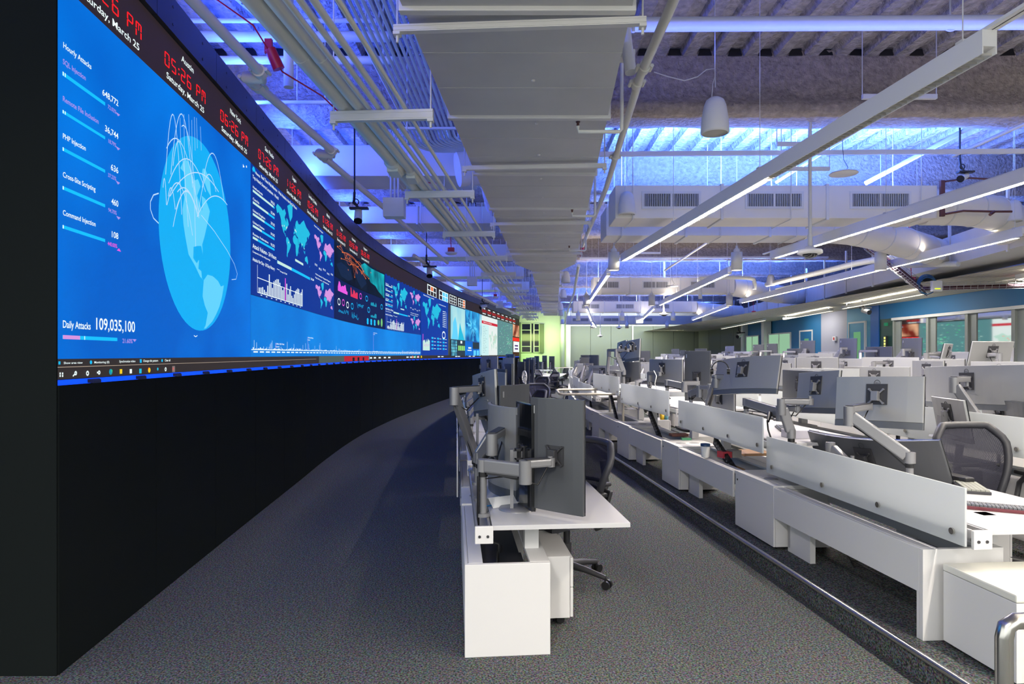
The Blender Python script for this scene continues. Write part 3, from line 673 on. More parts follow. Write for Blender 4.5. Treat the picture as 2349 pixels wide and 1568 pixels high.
while y0 < YW1 - 1.3:
    K.seg('clock_digits', S_red, '%02d:26 PM' % (1 + i * 2 % 12), ku(y0), ku(y0 + 1.05), kz(3.71), .12 / .372); K.rect('far_city_names', S_white, ku(y0 + .2), ku(y0 + .8), kz(3.875), kz(3.92)); K.rect('date_lines', S_white, ku(y0 + .1), ku(y0 + .95), kz(3.63), kz(3.67)); y0 += 1.36; i += 1
K.done()
# -------- toolbar and task bar
TB = Win('task_bar_strip', YW0, YW1, ZB, 1.6276, S_bar, .0)
def tb(px, py): Y, z = pxz(px, py); return (Y - TB.y0) / (TB.y1 - TB.y0), (z - TB.z0) / (TB.z1 - TB.z0)
TB.rect('divider_line', emat('cream line', 200, 180, 160), 0, ku(pxY(725)), .585, .61)
for t, x0, y0, x1 in (('Show area view', 144, 834.5, 187.5), ('Monitoring (0)', 214.3, 833, 248.8), ('Synchronize video', 271.8, 831, 308.8), ('Change tile pattern', 326.7, 829.6, 361), ('Clear all', 376.5, 828.5, 389)):
    TB.ptext('toolbar_text', S_white, t, x0, y0, x1, 5)
def icon(px, py, shape, m, name, r=5.5):
    u, v = tb(px, py); Y = pxY(px); rv = r * Y / F / .1076; ru = rv * .1076 / (TB.y1 - TB.y0) * 1.05
    if shape == 'disc': TB.ell(name, m, u, v, ru, rv, .004, 16)
    elif shape == 'ring': TB.line(name, m, [(u + ru * .85 * math.cos(a * PI / 8), v + rv * .85 * math.sin(a * PI / 8)) for a in range(17)], .009)
    elif shape == 'sq': TB.rect(name, m, u - ru, u + ru, v - rv, v + rv, .004)
icon(134.5, 832, 'sq', S_cy, 'toolbar_icons', 3.5); icon(207, 830.5, 'disc', S_cy, 'toolbar_icons', 4.5); icon(321.5, 827.5, 'sq', S_map, 'toolbar_icons', 4); icon(370.5, 826.5, 'disc', S_white, 'toolbar_icons', 3.5)
for dx, dy in ((-2.8, -2.8), (2.8, -2.8), (-2.8, 2.8), (2.8, 2.8)): icon(139 + dx, 859 + dy, 'sq', S_white, 'task_icons', 2.3)
icon(171, 855.5, 'ring', S_white, 'task_icons', 4); TB.line('task_icons', S_white, [tb(168.5, 858), tb(164.5, 862.5)], .008)
icon(198.3, 855.8, 'ring', S_white, 'task_icons', 5); icon(225, 854, 'ring', S_white, 'task_icons', 4); icon(222, 854, 'sq', S_white, 'task_icons', 2)
icon(252.5, 852.5, 'disc', S_teal, 'teal_icons', 6.8); icon(254.5, 850.5, 'disc', emat('green icon', 60, 220, 110), 'green_icons', 3.5)
icon(276, 851.5, 'sq', emat('yellow icon', 250, 210, 30), 'yellow_icons', 5.3); icon(298.6, 851, 'sq', S_white, 'white_icons', 5); icon(320.7, 850.5, 'sq', S_map, 'cyan_icons', 5.3)
icon(341, 848.5, 'disc', emat('yellow icon', 250, 210, 30), 'yellow_icons', 5.8); icon(340, 846, 'disc', S_red, 'red_icons', 3.4); icon(341, 848.5, 'disc', S_white, 'white_icons', 2.6)
icon(360.5, 846, 'disc', S_map, 'cyan_icons', 3.4); icon(378, 846.5, 'ring', S_white, 'task_icons', 4); icon(397, 846, 'sq', emat('warm grey tile', 130, 118, 116), 'highlight_tile', 7); icon(396.5, 845.5, 'disc', S_red, 'red_icons', 4.4)
def tbr(name, m, x0, x1, v0, v1): TB.rect(name, m, ku(pxY(x0)), ku(pxY(x1)), v0, v1, .005)
tbr('grey_strip', emat('grey green strip', 78, 92, 88), 731, 789, .02, .98); tbr('red_preview', emat('red preview', 190, 30, 50), 789, 846, .05, .95); tbr('grey_preview', emat('pale preview', 170, 175, 185), 789, 800, .05, .8); tbr('dark_preview', S_black, 803, 835, .05, .7)
tbr('cyan_icons', S_cy, 844, 847, .2, .9)
for x in (848, 857, 868, 880, 890, 932, 940, 948, 956, 1004, 1012, 1044, 1050, 1075, 1084): tbr('toolbar_text', S_white, x, x + 5, .4, .7)
for x, m in ((945, S_or), (951, emat('green icon', 60, 220, 110)), (958, S_red), (965, emat('yellow icon', 250, 210, 30))): tbr({S_or: 'orange_icons', S_red: 'red_icons'}.get(m, 'green_icons' if x == 951 else 'yellow_icons'), m, x, x + 2.5, .3, .9)
TB.done()
# ================================================================ CEILING
ZD = 5.35
mb = MB(); per = .375; prof = []
x = -6.5
while x < 15.5:
    prof += [(x, ZD - .0), (x + .15, ZD), (x + .19, ZD + .09), (x + .335, ZD + .09)]; x += per
ys = [-4 + i * 1.0 for i in range(52)]; vs = []; fs = []; n = len(prof)
rr = random.Random(2)
for y in ys: vs += [(px + rr.uniform(-.012, .012), y, pz + rr.uniform(-.012, .012)) for px, pz in prof]
for j in range(len(ys) - 1):
    for i in range(n - 1): fs.append((j*n+i, j*n+i+1, (j+1)*n+i+1, (j+1)*n+i))
mb.add(vs, fs); struct(mb, 'ceiling', M_spray2)
for by in (.1, 4.2, 8.3, 12.4, 16.5, 20.6, 24.7, 28.8, 32.9, 37, 41.1, 45.2):
    pr = [(-.20, ZD + .06), (-.17, 5.05), (-.18, 4.82), (-.28, 4.74), (-.29, 4.62), (-.15, 4.60), (.15, 4.60), (.29, 4.62), (.28, 4.74), (.18, 4.82), (.17, 5.05), (.20, ZD + .06)]
    vs = []; fs = []; n = len(pr); mb = MB(); r = random.Random(int(by * 10)); N = 90
    for j in range(N + 1):
        x = -6.4 + 21.6 * j / N
        vs += [(x, by + a + r.gauss(0, .012), z + (r.gauss(0, .010) if z < 5.3 else 0)) for a, z in pr]
        if j: fs += [((j-1)*n+i, (j-1)*n+i+1, j*n+i+1, j*n+i) for i in range(n - 1)]
    mb.add(vs, fs, True); struct(mb, 'ceiling_beam', M_spray)
# dark rib openings where the deck meets the second beam
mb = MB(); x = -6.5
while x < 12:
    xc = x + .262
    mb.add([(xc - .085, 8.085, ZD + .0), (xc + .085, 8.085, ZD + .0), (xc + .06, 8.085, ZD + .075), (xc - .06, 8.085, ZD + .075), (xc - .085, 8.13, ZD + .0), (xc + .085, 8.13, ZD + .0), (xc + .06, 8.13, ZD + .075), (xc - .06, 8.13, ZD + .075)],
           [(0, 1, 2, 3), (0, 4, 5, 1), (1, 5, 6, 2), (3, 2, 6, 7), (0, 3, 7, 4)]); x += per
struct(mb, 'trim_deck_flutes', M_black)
# ---- main duct
def dcx(Y): return .088 + .0655 * (Y - 4.8)
duct = empty('main_air_duct', (dcx(-6), -6, 3.75), 0, 'wide flat pale supply duct running the length of the ceiling', 'duct')
def sub(root, o): o.parent = root; o.matrix_parent_inverse = Matrix.LocRotScale(root.location, root.rotation_euler, None).inverted(); return o
def hexa(mb, y0, y1, w0, w1, z0, z1):
    c0, c1 = dcx(y0), dcx(y1)
    return mb.add([(c0 - w0/2, y0, z0), (c0 + w0/2, y0, z0), (c0 + w0/2, y0, z1), (c0 - w0/2, y0, z1), (c1 - w1/2, y1, z0), (c1 + w1/2, y1, z0), (c1 + w1/2, y1, z1), (c1 - w1/2, y1, z1)],
                  [(0, 1, 2, 3), (7, 6, 5, 4), (0, 4, 5, 1), (1, 5, 6, 2), (2, 6, 7, 3), (3, 7, 4, 0)])
mb = MB(); hexa(mb, -6, 15.2, 1.387, 1.387, 3.75, 4.28); hexa(mb, 15.2, 16.4, 1.387, .71, 3.75, 4.28); hexa(mb, 16.4, 35.2, .71, .71, 3.75, 4.28); sub(duct, mb.obj('duct_body', M_duct))
for i in range(22):
    y = .37 + 1.8 * i
    if y > 35: break
    w = 1.387 if y < 15.2 else .71
    mb = MB(); hexa(mb, y - .03, y + .03, w + .05, w + .05, 3.722, 4.30); sub(duct, mb.obj('joint_flange', M_cream, bev=.008))
for i in range(30):
    y = .95 + .6 * i
    if abs((y - .37) % 1.8) < .1 or y > 15: continue
    mb = MB(); hexa(mb, y - .004, y + .004, 1.392, 1.392, 3.746, 4.28); sub(duct, mb.obj('duct_seam', M_duct))
for i in range(12):
    y = 5.0 + .93 * i; mb = MB(); mb.lathe([(0, -.012), (.014, -.010), (.016, 0)], (dcx(y) + .06, y, 3.748), 10); sub(duct, mb.obj('duct_rivet', M_cream))
def trapeze(name, x0, x1, y, z, h, lab, grp, w=.045, rodtop=ZD, rods=True, cat='hanger', tilt=.0655):
    e = empty(name, ((x0 + x1) / 2, y, z), 0, lab, cat, grp)
    hw = (x1 - x0) / 2; mb = MB()
    mb.T = Matrix.Rotation(-math.atan(tilt), 4, 'Z')
    mb.box(-hw, hw, -w/2, w/2, 0, h); mb.box(-hw, hw, -w/2 - .004, -w/2, h * .15, h * .3); mb.box(-hw, hw, -w/2 - .004, -w/2, h * .7, h * .85)
    mb.obj('strut_bar', M_cream, e)
    for s in (-1, 1):
        mb = MB(); mb.T = Matrix.Rotation(-math.atan(tilt), 4, 'Z')
        mb.box(s * (hw - .02) - .022, s * (hw - .02) + .022, -w/2 - .006, w/2 + .006, -.018, 0); mb.cyl((s * (hw - .02), 0, -.06), (s * (hw - .02), 0, 0), .009, n=8)
        mb.cyl((s * (hw - .02), 0, h), (s * (hw - .02), 0, rodtop - z), .006, n=6)
        mb.obj('hanger_rod', M_cream, e)
    return e
for i in range(11):
    y = 1.0 + 3.07 * i; w = (1.57 if y < 15 else .88) / 2
    trapeze('duct_hanger', dcx(y) - w, dcx(y) + w, y, 3.675, .045, ORD[i] + ' crossbar carrying the wide main duct' if y > .9 else None, 'crossbars under the main duct')
for i in range(13):
    y = 2.5 + 2.4 * i; xo = .070 * (y - 4.9)
    trapeze('pipe_hanger', -1.364 + xo, -.586 + xo, y, 3.40, .075, ORD[i] + ' white strut bar carrying the bundle of pipes', 'strut bars under the pipe bundle')
# ---- big pipes and conduits on the strut bars
for j, (xp, r, lab) in enumerate(((-1.272, .062, 'thick pale pipe, leftmost of the bundle on the strut bars'), (-1.150, .052, 'thick pale pipe, second from left on the strut bars'),
                    (-1.070, .018, 'thin conduit beside the two thick ceiling pipes'), (-1.000, .020, 'thin conduit in the middle of the strut bars'), (-.930, .022, 'thin conduit, second from right on the strut bars'), (-.80, .016, 'thinnest conduit at the right end of the strut bars'))):
    e = empty('ceiling_pipe', (xp, 4.9, 3.475 + r), 0, lab, 'pipe')
    f = lambda y: (xp + .070 * (y - 4.9), y, 3.477 + r)
    mb = MB(); mb.tube([f(-4), f(4.9), f(20), f(35)], r, 16); sub(e, mb.obj('pipe_run', M_pipe))
    if j < 2:
        for y in (6.35,) if j == 0 else (6.6,):
            mb = MB(); mb.tube([f(y), f(y + .02), f(y + .3), f(y + .32)], [r, r * 1.35, r * 1.35, r], 16); mb.box(f(y)[0] - r * .9, f(y)[0] + r * .9, y + .04, y + .28, 3.44, 3.48); sub(e, mb.obj('access_fitting', M_pipe, bev=.006))
        for y in (3.3, 4.1, 12.5): mb = MB(); mb.tube([f(y), f(y + .05)], r * 1.03, 16); sub(e, mb.obj('pipe_coupling', M_pipe))
for j in range(11):
    xo = -1.27 + .054 * j; yb = 8.9 - .03 * j
    f = lambda y: (xo + .02 * (y - 8.2), y, 4.42)
    pts = [f(-3), f(3), f(yb - .3)] + [(f(yb)[0] + .33 - .33 * math.cos(a), yb - .3 + .33 * math.sin(a), 4.42) for a in (.4, .8, 1.2, 1.57)] + [(dcx(9) + .2, yb + .05, 4.42)]
    mb = MB(); mb.tube(pts, .017, 8)
    tag(mb.obj('conduit', M_pipe), 'thin grey conduit in the flat bank beside the main duct', 'conduit', 'bank of parallel conduits beside the main duct')
mb = MB(); mb.box(-1.32, -.66, 7.9, 7.94, 4.375, 4.40); tag(mb.obj('conduit_strut', M_cream), 'short strut clamped under the bank of parallel conduits', 'strut')
# ---- sprinkler main on the left with groove couplings
def clamp(p, r, d=(0, 1, 0)):
    mb = MB(); p = Vector(p); d = Vector(d).normalized(); mb.cyl(p - d * .035, p + d * .035, r * 1.28, n=14)
    s = d.cross(Vector((0, 0, 1))).normalized(); mb.cyl(p + s * r * 1.5 - d * .05, p + s * r * 1.5 + d * .05, .016, n=6); mb.cyl(p - s * r * 1.5 - d * .05, p - s * r * 1.5 + d * .05, .016, n=6); return mb
segs = [[(-2.16, 1.0, 3.95), (-2.05, 5.32, 3.95)], [(-2.19, 5.45, 3.95), (-2.03, 7.37, 3.95)], [(-2.2, 7.50, 3.95), (-1.95, 11, 3.95), (-1.62, 16.4, 3.95)]]
e = empty('sprinkler_main', (-2.1, 5, 3.95), 0, 'cream sprinkler pipe with stepped elbows above the clocks', 'pipe')
for s_ in segs: mb = MB(); mb.tube(s_, .040, 14); sub(e, mb.obj('pipe_run', M_pipe2))
for a, b in ((segs[0][-1], segs[1][0]), (segs[1][-1], segs[2][0])):
    mb = MB(); mb.tube([a, Vector(a) + Vector((-.01, .08, -.02)), Vector(b) + Vector((.0, -.07, -.02)), b], .048, 14); sub(e, mb.obj('elbow_joint', M_pipe2))
    for p in (a, b, Vector(b) + Vector((.01, .16, 0))): sub(e, clamp(p, .042).obj('groove_clamp', M_pipe2))
e = empty('sprinkler_main', (-1.6, 18, 3.9), 0, 'farther cream sprinkler pipe running on toward the far corner', 'pipe')
mb = MB(); mb.tube([(-1.95, 13.0, 3.62), (-1.6, 18, 3.62), (-.7, 25, 3.62), (.4, 33, 3.62)], .04, 12); sub(e, mb.obj('pipe_run', M_pipe2))
for y, x in ((15, -1.83), (20, -1.37), (26, -.55)): sub(e, clamp((x, y, 3.62), .042).obj('groove_clamp', M_pipe2))
for i, (y, z, r, x0, x1, lab) in enumerate(((6.25, 4.84, .022, -3.2, -1.3, 'thin cross pipe highest above the Austin clock'), (6.4, 4.76, .05, -3.2, -1.2, 'thick blue-lit cross pipe above the Austin clock'), (6.6, 4.62, .04, -3.2, -1.2, 'lower blue-lit cross pipe above the New York clock'), (7.0, 4.35, .02, -3.2, -1.9, 'short thin cross pipe over the header near New York'))):
    mb = MB(); mb.tube([(x0, y, z), (x1, y, z)], r, 12); mb.cyl((x0 + .9, y, z), (x0 + .9, y, 5.37), .006, n=6); mb.cyl((x1 - .1, y, z), (x1 - .1, y, 5.37), .006, n=6); tag(mb.obj('cross_pipe', M_pipe), lab, 'pipe')
mb = MB(); mb.tube([(-2.05, 6.0, 4.1), (-2.05, 6.0, 5.3)], .045, 12); tag(mb.obj('riser_pipe', M_pipe), 'vertical pipe rising beside the stepped sprinkler main', 'pipe')
e = empty('perforated_strut', (-2.1, 5, 4.5), 0, 'white perforated strut hanging under blue-lit deck left', 'strut')
mb = MB(); mb.beam((-2.35, 5.05, 4.62), (-1.9, 6.2, 4.45), .06, .06); sub(e, mb.obj('strut_channel', M_cream))
mb = MB()
for i in range(12):
    t = (i + .5) / 12; p = Vector((-2.35, 5.05, 4.62)).lerp(Vector((-1.9, 6.2, 4.45)), t); mb.cyl(p - Vector((0, 0, .0335)), p - Vector((0, 0, .030)), .012, n=8)
sub(e, mb.obj('strut_holes', M_black))
e = empty('fire_alarm_strobe', (-2.02, 5.45, 4.2), 0, 'red pendant device on the cable above the stepped pipe', 'alarm')
mb = MB(); mb.box(-2.06, -2.0, 5.44, 5.47, 4.16, 4.28); sub(e, mb.obj('mounting_tab', M_red)); mb = MB(); mb.cyl((-2.02, 5.46, 4.20), (-1.96, 5.50, 4.05), .045, .05, 14); sub(e, mb.obj('sounder', M_red))
mb = MB(); mb.tube([(-2.55, 4.7, 4.5), (-2.1, 5.3, 4.32), (-1.95, 5.55, 4.05), (-1.8, 6.2, 4.1), (-1.55, 7.0, 3.95), (-1.2, 7.9, 3.75), (-1.0, 8.6, 3.9)], .007, 6); tag(mb.obj('red_cable', M_red), 'red cable sagging under the blue-lit deck at left', 'cable')
# ---- cross ducts
M_grille = mat('grille dark void', (.03, .035, .04), .6)
def crossduct(x0, x1, y0, y1, z0, z1, grilles, lab, seams=(), gh=(3.80, 3.985)):
    e = empty('cross_air_duct', (x0, y0, z0), 0, lab, 'duct')
    mb = MB(); mb.box(x0, x1, y0, y1, z0, z1); sub(e, mb.obj('duct_body', M_xduct, bev=.012))
    for s_ in seams: mb = MB(); mb.box(s_ - .02, s_ + .02, y0 - .02, y1 + .02, z0 - .025, z1 + .02); sub(e, mb.obj('joint_flange', M_cream, bev=.005))
    for xx in (x0 + .25, (x0 + x1) / 2 + .2, x1 - .25):
        mb = MB(); mb.tube([(xx, y0 - .03, ZD + .03), (xx, y0 - .03, z0 - .01), (xx, y0 - .02, z0 - .02), (xx, y1 + .02, z0 - .02), (xx, y1 + .03, z0 - .01), (xx, y1 + .03, ZD + .03)], .007, 6); sub(e, mb.obj('hanger_strap', M_cream))
    for a, b in grilles:
        fr = MB(); t = .035
        fr.box(a - t, b + t, y0 - .012, y0 + .002, gh[0] - t, gh[0]); fr.box(a - t, b + t, y0 - .012, y0 + .002, gh[1], gh[1] + t); fr.box(a - t, a, y0 - .012, y0 + .002, gh[0], gh[1]); fr.box(b, b + t, y0 - .012, y0 + .002, gh[0], gh[1])
        fo = sub(e, fr.obj('vent_grille', M_cream)); mb = MB(); mb.box(a, b, y0 - .003, y0 - .001, gh[0], gh[1]); bo = mb.obj('grille_void', M_grille); bo.parent = fo
        mb = MB(); n = int((b - a) / .026)
        for i in range(n): x = a + (i + .5) * (b - a) / n; mb.box(x - .0045, x + .0045, y0 - .010, y0 - .003, gh[0], gh[1])
        mb.box((a + b) / 2 - .012, (a + b) / 2 + .012, y0 - .011, y0 - .003, gh[0], gh[1]); lo = mb.obj('louvre_blades', M_cream); lo.parent = fo
    return e
crossduct(1.50, 6.18, 9.5, 10.15, 3.63, 4.11, [(1.92, 2.71), (3.42, 4.2), (4.94, 5.76)], 'nearest white box duct with three vent grilles', (3.05, 4.58))
crossduct(1.57, 4.98, 10.9, 11.6, 3.63, 4.11, [], 'second white box duct directly behind the grilled one', (2.9, 4.3))
crossduct(2.62, 7.15, 21.0, 21.7, 3.63, 4.13, [(2.72, 3.42), (4.22, 5.0), (5.75, 6.5)], 'grilled white box duct in the middle distance', (3.8, 5.4))
crossduct(2.85, 8.6, 30.4, 31.1, 3.63, 4.13, [(3.25, 4.05), (4.85, 5.65), (6.5, 7.3)], 'small far box duct with grilles, third along', (4.3, 6.0))
crossduct(3.5, 12.2, 42, 42.7, 3.60, 4.15, [(3.9, 4.9), (5.9, 6.9), (8, 9)], 'farthest grilled box duct above the sage partition', (5.3, 7.4))
crossduct(-3.5, -.55, 9.7, 10.5, 4.30, 4.76, [], 'white box duct crossing above the Lagos clock', (-1.75,))
crossduct(-3.7, -.35, 13.1, 14.0, 4.28, 4.62, [], 'white box duct crossing above the Madrid clock', (-1.9,))
crossduct(-3.5, .1, 17.6, 18.4, 4.28, 4.62, [], 'white box duct crossing above the smaller web monitor')
crossduct(-3.3, .4, 22.0, 22.8, 4.28, 4.62, [], 'white box duct crossing above the tile blocks'); crossduct(-2.9, .7, 26.6, 27.4, 4.28, 4.62, [], 'far white box duct over the photo displays')
def bigtube(name, pts, r, lab, m=M_xduct, cat='duct', n=24):
    mb = MB(); P = [Vector(p) for p in pts]; out = []
    for i in range(len(P) - 1):
        p0 = P[max(i-1, 0)]; p3 = P[min(i+2, len(P)-1)]
        for k in range(8):
            t = k / 8; out.append(.5 * ((2*P[i]) + (-p0 + P[i+1]) * t + (2*p0 - 5*P[i] + 4*P[i+1] - p3) * t*t + (-p0 + 3*P[i] - 3*P[i+1] + p3) * t**3))
    out.append(P[-1]); mb.tube(out, r, n); e = empty(name, pts[0], 0, lab, cat); sub(e, mb.obj('duct_tube' if cat == 'duct' else 'pipe_run', m))
    for i in range(4, len(out) - 1, 4):
        d = (out[i+1] - out[i-1]).normalized()
        mb = MB(); mb.cyl(out[i] - d * .012, out[i] + d * .012, r * 1.03, n=n); sub(e, mb.obj('duct_ring', M_cream))
    return e
bigtube('round_air_duct', [(6.18, 9.85, 3.86), (7.0, 9.95, 3.86), (7.9, 10.4, 3.8), (8.7, 11.5, 3.75)], .26, 'nearest round duct swelling from the grilled box duct')
bigtube('round_air_duct', [(4.98, 11.25, 3.86), (6.0, 11.4, 3.82), (7.2, 12.0, 3.7), (8.6, 13.2, 3.7)], .27, 'round duct swooping from the second box duct')
bigtube('round_air_duct', [(7.15, 21.35, 3.86), (8.1, 21.6, 3.76), (9.0, 22.2, 3.7), (10.1, 22.8, 3.7)], .30, 'round duct leaving the middle-distance box duct')
bigtube('round_air_duct', [(8.6, 30.75, 3.86), (9.6, 31.0, 3.76), (11, 31.5, 3.7)], .30, 'small far round duct before the partition')
bigtube('round_air_duct', [(-.75, 9.0, 4.2), (-.45, 9.1, 4.25), (-.25, 9.5, 4.2), (-.2, 10.6, 4.1)], .24, 'ribbed round duct tucked left of the main duct')
# supply pipes
mb = MB(); mb.tube([(.9, 5.85, 4.6), (5.2, 5.80, 4.6)], .062, 16); e = empty('cross_pipe', (1, 5.8, 4.6), 0, 'thick blue-lit pipe crossing near the top of view', 'pipe'); sub(e, mb.obj('pipe_run', M_pipe))
mb = MB(); mb.tube([(3.9, 5.82, 4.6), (3.9, 5.82, 4.6 + .075), (3.9, 5.82, 5.3)], .008, 6); mb.torus((3.9, 5.82, 4.6), .07, .008, 'Y'); sub(e, mb.obj('pipe_clamp', M_cream))
e = empty('sprinkler_pipe', (1.06, 5.4, 3.95), 0, 'long white sprinkler pipe right of the main duct', 'pipe')
mb = MB(); mb.tube([(1.02, 1.0, 3.95), (1.06, 5.4, 3.95), (1.30, 9.0, 3.95), (1.50, 14.0, 3.95)], .036, 12); sub(e, mb.obj('pipe_run', M_pipe))
for p in ((1.06, 5.25, 3.95), (1.06, 5.55, 3.95), (1.20, 7.6, 3.95)): sub(e, clamp(p, .037).obj('groove_clamp', M_pipe))
e = empty('sprinkler_pipe', (1.2, 16, 3.6), 0, 'far white sprinkler pipe beyond the red valve', 'pipe'); mb = MB(); mb.tube([(1.55, 15.2, 3.72), (1.9, 20, 3.55), (2.3, 27, 3.45), (2.9, 36, 3.4)], .036, 10); sub(e, mb.obj('pipe_run', M_pipe))
mb = MB(); mb.cyl((1.50, 13.9, 3.93), (1.46, 13.86, 3.74), .04, .02, 10); tag(mb.obj('red_valve', M_red), 'small red valve under the sprinkler pipe beside the duct', 'valve')
def drop(x, y, zt, xe, lab):
    e = empty('sprinkler_drop', (x, y, zt), 0, lab, 'sprinkler'); z = zt
    mb = MB(); mb.tube([(x, y, 5.2), (x, y, z + .02), (x - .02, y, z), (xe, y, z), (xe - .005, y, z + .05)], .017, 10); sub(e, mb.obj('drop_pipe', M_pipe))
    mb = MB(); mb.lathe([(0, 0), (.012, 0), (.012, .03), (.02, .035), (.02, .04), (0, .04)], (xe - .005, y, z + .05), 10); sub(e, mb.obj('sprinkler_head', M_brown))
drop(.99, 5.9, 3.66, .60, 'nearest elbowed sprinkler drop beside the main duct'); drop(1.18, 9.3, 3.62, .86, 'second elbowed sprinkler drop beside the main duct'); drop(1.40, 12.4, 3.62, 1.09, 'third elbowed sprinkler drop beside the main duct')
bigtube('white_pipe', [(8.3, 12.6, 3.55), (8.0, 14.5, 3.74), (7.9, 17, 3.76), (7.6, 19.5, 3.74)], .07, 'upper of two white pipes by the cable tray', M_pipe, 'pipe', 14)
bigtube('white_pipe', [(8.6, 12.6, 3.40), (8.25, 14.5, 3.58), (8.1, 17, 3.6), (7.9, 19.5, 3.58)], .055, 'lower of two white pipes by the cable tray', M_pipe, 'pipe', 14)
bigtube('white_pipe', [(5.9, 20.5, 3.4), (5.9, 20.5, 3.9), (6.0, 20.5, 4.05), (7.4, 20.5, 4.05), (7.6, 20.5, 3.9), (7.6, 20.5, 3.7)], .06, 'white pipe looping over the middle-distance duct', M_pipe, 'pipe', 12)
# trunk duct and soffit on the right
e = empty('trunk_air_duct', (8.7, 13.6, 3.4), 0, 'long deep white duct sloping away above the right corridor', 'duct')
def tx(Y): return 8.75 + .153 * (Y - 13.6)
mb = MB(); y0, y1 = 9.0, 38.0
mb.add([(tx(y0), y0, 3.42), (tx(y0) + 1.3, y0, 3.42), (tx(y0) + 1.3, y0, 3.98), (tx(y0), y0, 3.98), (tx(y1), y1, 3.42), (tx(y1) + 1.3, y1, 3.42), (tx(y1) + 1.3, y1, 3.98), (tx(y1), y1, 3.98)], [(0, 1, 2, 3), (7, 6, 5, 4), (0, 4, 5, 1), (1, 5, 6, 2), (2, 6, 7, 3), (3, 7, 4, 0)])
sub(e, mb.obj('duct_body', M_cream))
for i in range(14):
    y = 11 + 1.9 * i; mb = MB(); mb.box(tx(y) - .03, tx(y) + .01, y - .022, y + .022, 3.38, 4.6); sub(e, mb.obj('hanger_strap', M_cream))
mb = MB(); X0 = 0; rib = []
for i in range(30): rib += [(9.2 + i * .2, 3.27), (9.2 + i * .2 + .13, 3.27), (9.2 + i * .2 + .14, 3.29), (9.2 + i * .2 + .19, 3.29)]
vs = []; fs = []
for j, y in enumerate((8, 46)):
    vs += [(x, y, z) for x, z in rib]
for i in range(len(rib) - 1): fs.append((i, i + 1, len(rib) + i + 1, len(rib) + i))
mb.add(vs, fs); struct(mb, 'ceiling_soffit', M_soffit)
# ---- linear pendants
def linear(i, d, y0, y1):
    ym = (y0 + y1) / 2; sl = (wX(y1) - wX(y0)) / (y1 - y0); xm = (wX(y0) + wX(y1)) / 2 + d; L = (y1 - y0)
    runs = {5.15: 'first', 5.12: 'first', 5.2: 'first', 7.75: 'second', 10.35: 'third', 10.3: 'third'}
    seg = {0: 'part behind the viewer', 1: 'nearest, biggest fixture', 2: 'middle-distance fixture', 3: 'far fixture', 4: 'farthest fixture', 5: 'part behind the viewer', 6: 'nearest fixture', 7: 'middle-distance fixture', 8: 'far fixture', 9: 'nearest fixture', 10: 'middle fixture', 11: 'far fixture'}[i]
    e = empty('linear_pendant', (xm, ym, 3.40), -math.atan(sl), 'white linear pendant, %s of the %s run from left' % (seg, runs[d]), 'ceiling light', 'linear pendants')
    mb = MB(); mb.box(-.045, .045, -L/2, L/2, 3.41 - 3.40, .105); mb.box(-.045, -.038, -L/2, L/2, -.032, .01); mb.box(.038, .045, -L/2, L/2, -.032, .01); mb.box(-.02, .02, -L/2 - .5, L/2 + .35, .105, .125); mb.obj('housing', M_fixt, e)
    mb = MB(); n = int(L / .055); vs = []; fs = []
    for k in range(n):
        yk = -L/2 + (k + .5) * L / n; o_ = len(vs)
        vs += [(x_, yk, z_) for x_ in (-.038, -.034, .034, .038) for z_ in (-.030, -.016)]
        fs += [(o_, o_+2, o_+3, o_+1), (o_+2, o_+4, o_+5, o_+3), (o_+4, o_+6, o_+7, o_+5)]
        if k: fs += [(o_-8, o_, o_+2, o_-6), (o_-4, o_+4, o_+6, o_-2)]
    mb.add(vs, fs); mb.obj('louvre', mat('louvre metal', (.6, .58, .54), .35, metal=.4), e)
    for k in range(max(2, int(L / 2.4)) + 1):
        yk = -L/2 + .2 + k * (L - .4) / max(2, int(L / 2.4)); mb = MB(); mb.cyl((0, yk, .12), (0, yk, ZD - 3.4), .004, n=6); mb.box(-.025, .025, yk - .03, yk + .03, .10, .135); mb.obj('suspension_cable', M_cream, e)
for i, (d, y0, y1) in enumerate(LINES): linear(i, d, y0, y1)
# corridor lights under the soffit
for i, (y0, y1, x, z) in enumerate(((15.6, 21.0, 10.3, 3.12), (22.0, 27.5, 11.1, 3.12), (28.5, 38, 11.6, 3.14), (8.0, 12.8, 9.6, 3.12))):
    e = empty('corridor_light', (x, (y0 + y1) / 2, z), -.12, 'slim white strip light under the beige soffit, %s' % ('in front of the blue window wall', 'before the lavender wall', 'by the far blue wall', 'over the near right corner')[i], 'ceiling light', 'strip lights under the soffit')
    L = y1 - y0; mb = MB(); mb.box(-.05, .05, -L/2, L/2, 0, .09); mb.cyl((0, -L/2 + .3, .05), (0, -L/2 + .3, 3.268 - z), .01, n=6); mb.cyl((0, L/2 - .3, .05), (0, L/2 - .3, 3.268 - z), .01, n=6); mb.obj('housing', M_cream, e); mb = MB(); mb.box(-.04, .04, -L/2 + .02, L/2 - .02, -.006, 0); mb.obj('diffuser', emat('warm lamp diffuser', 255, 244, 220, 2.0), e)
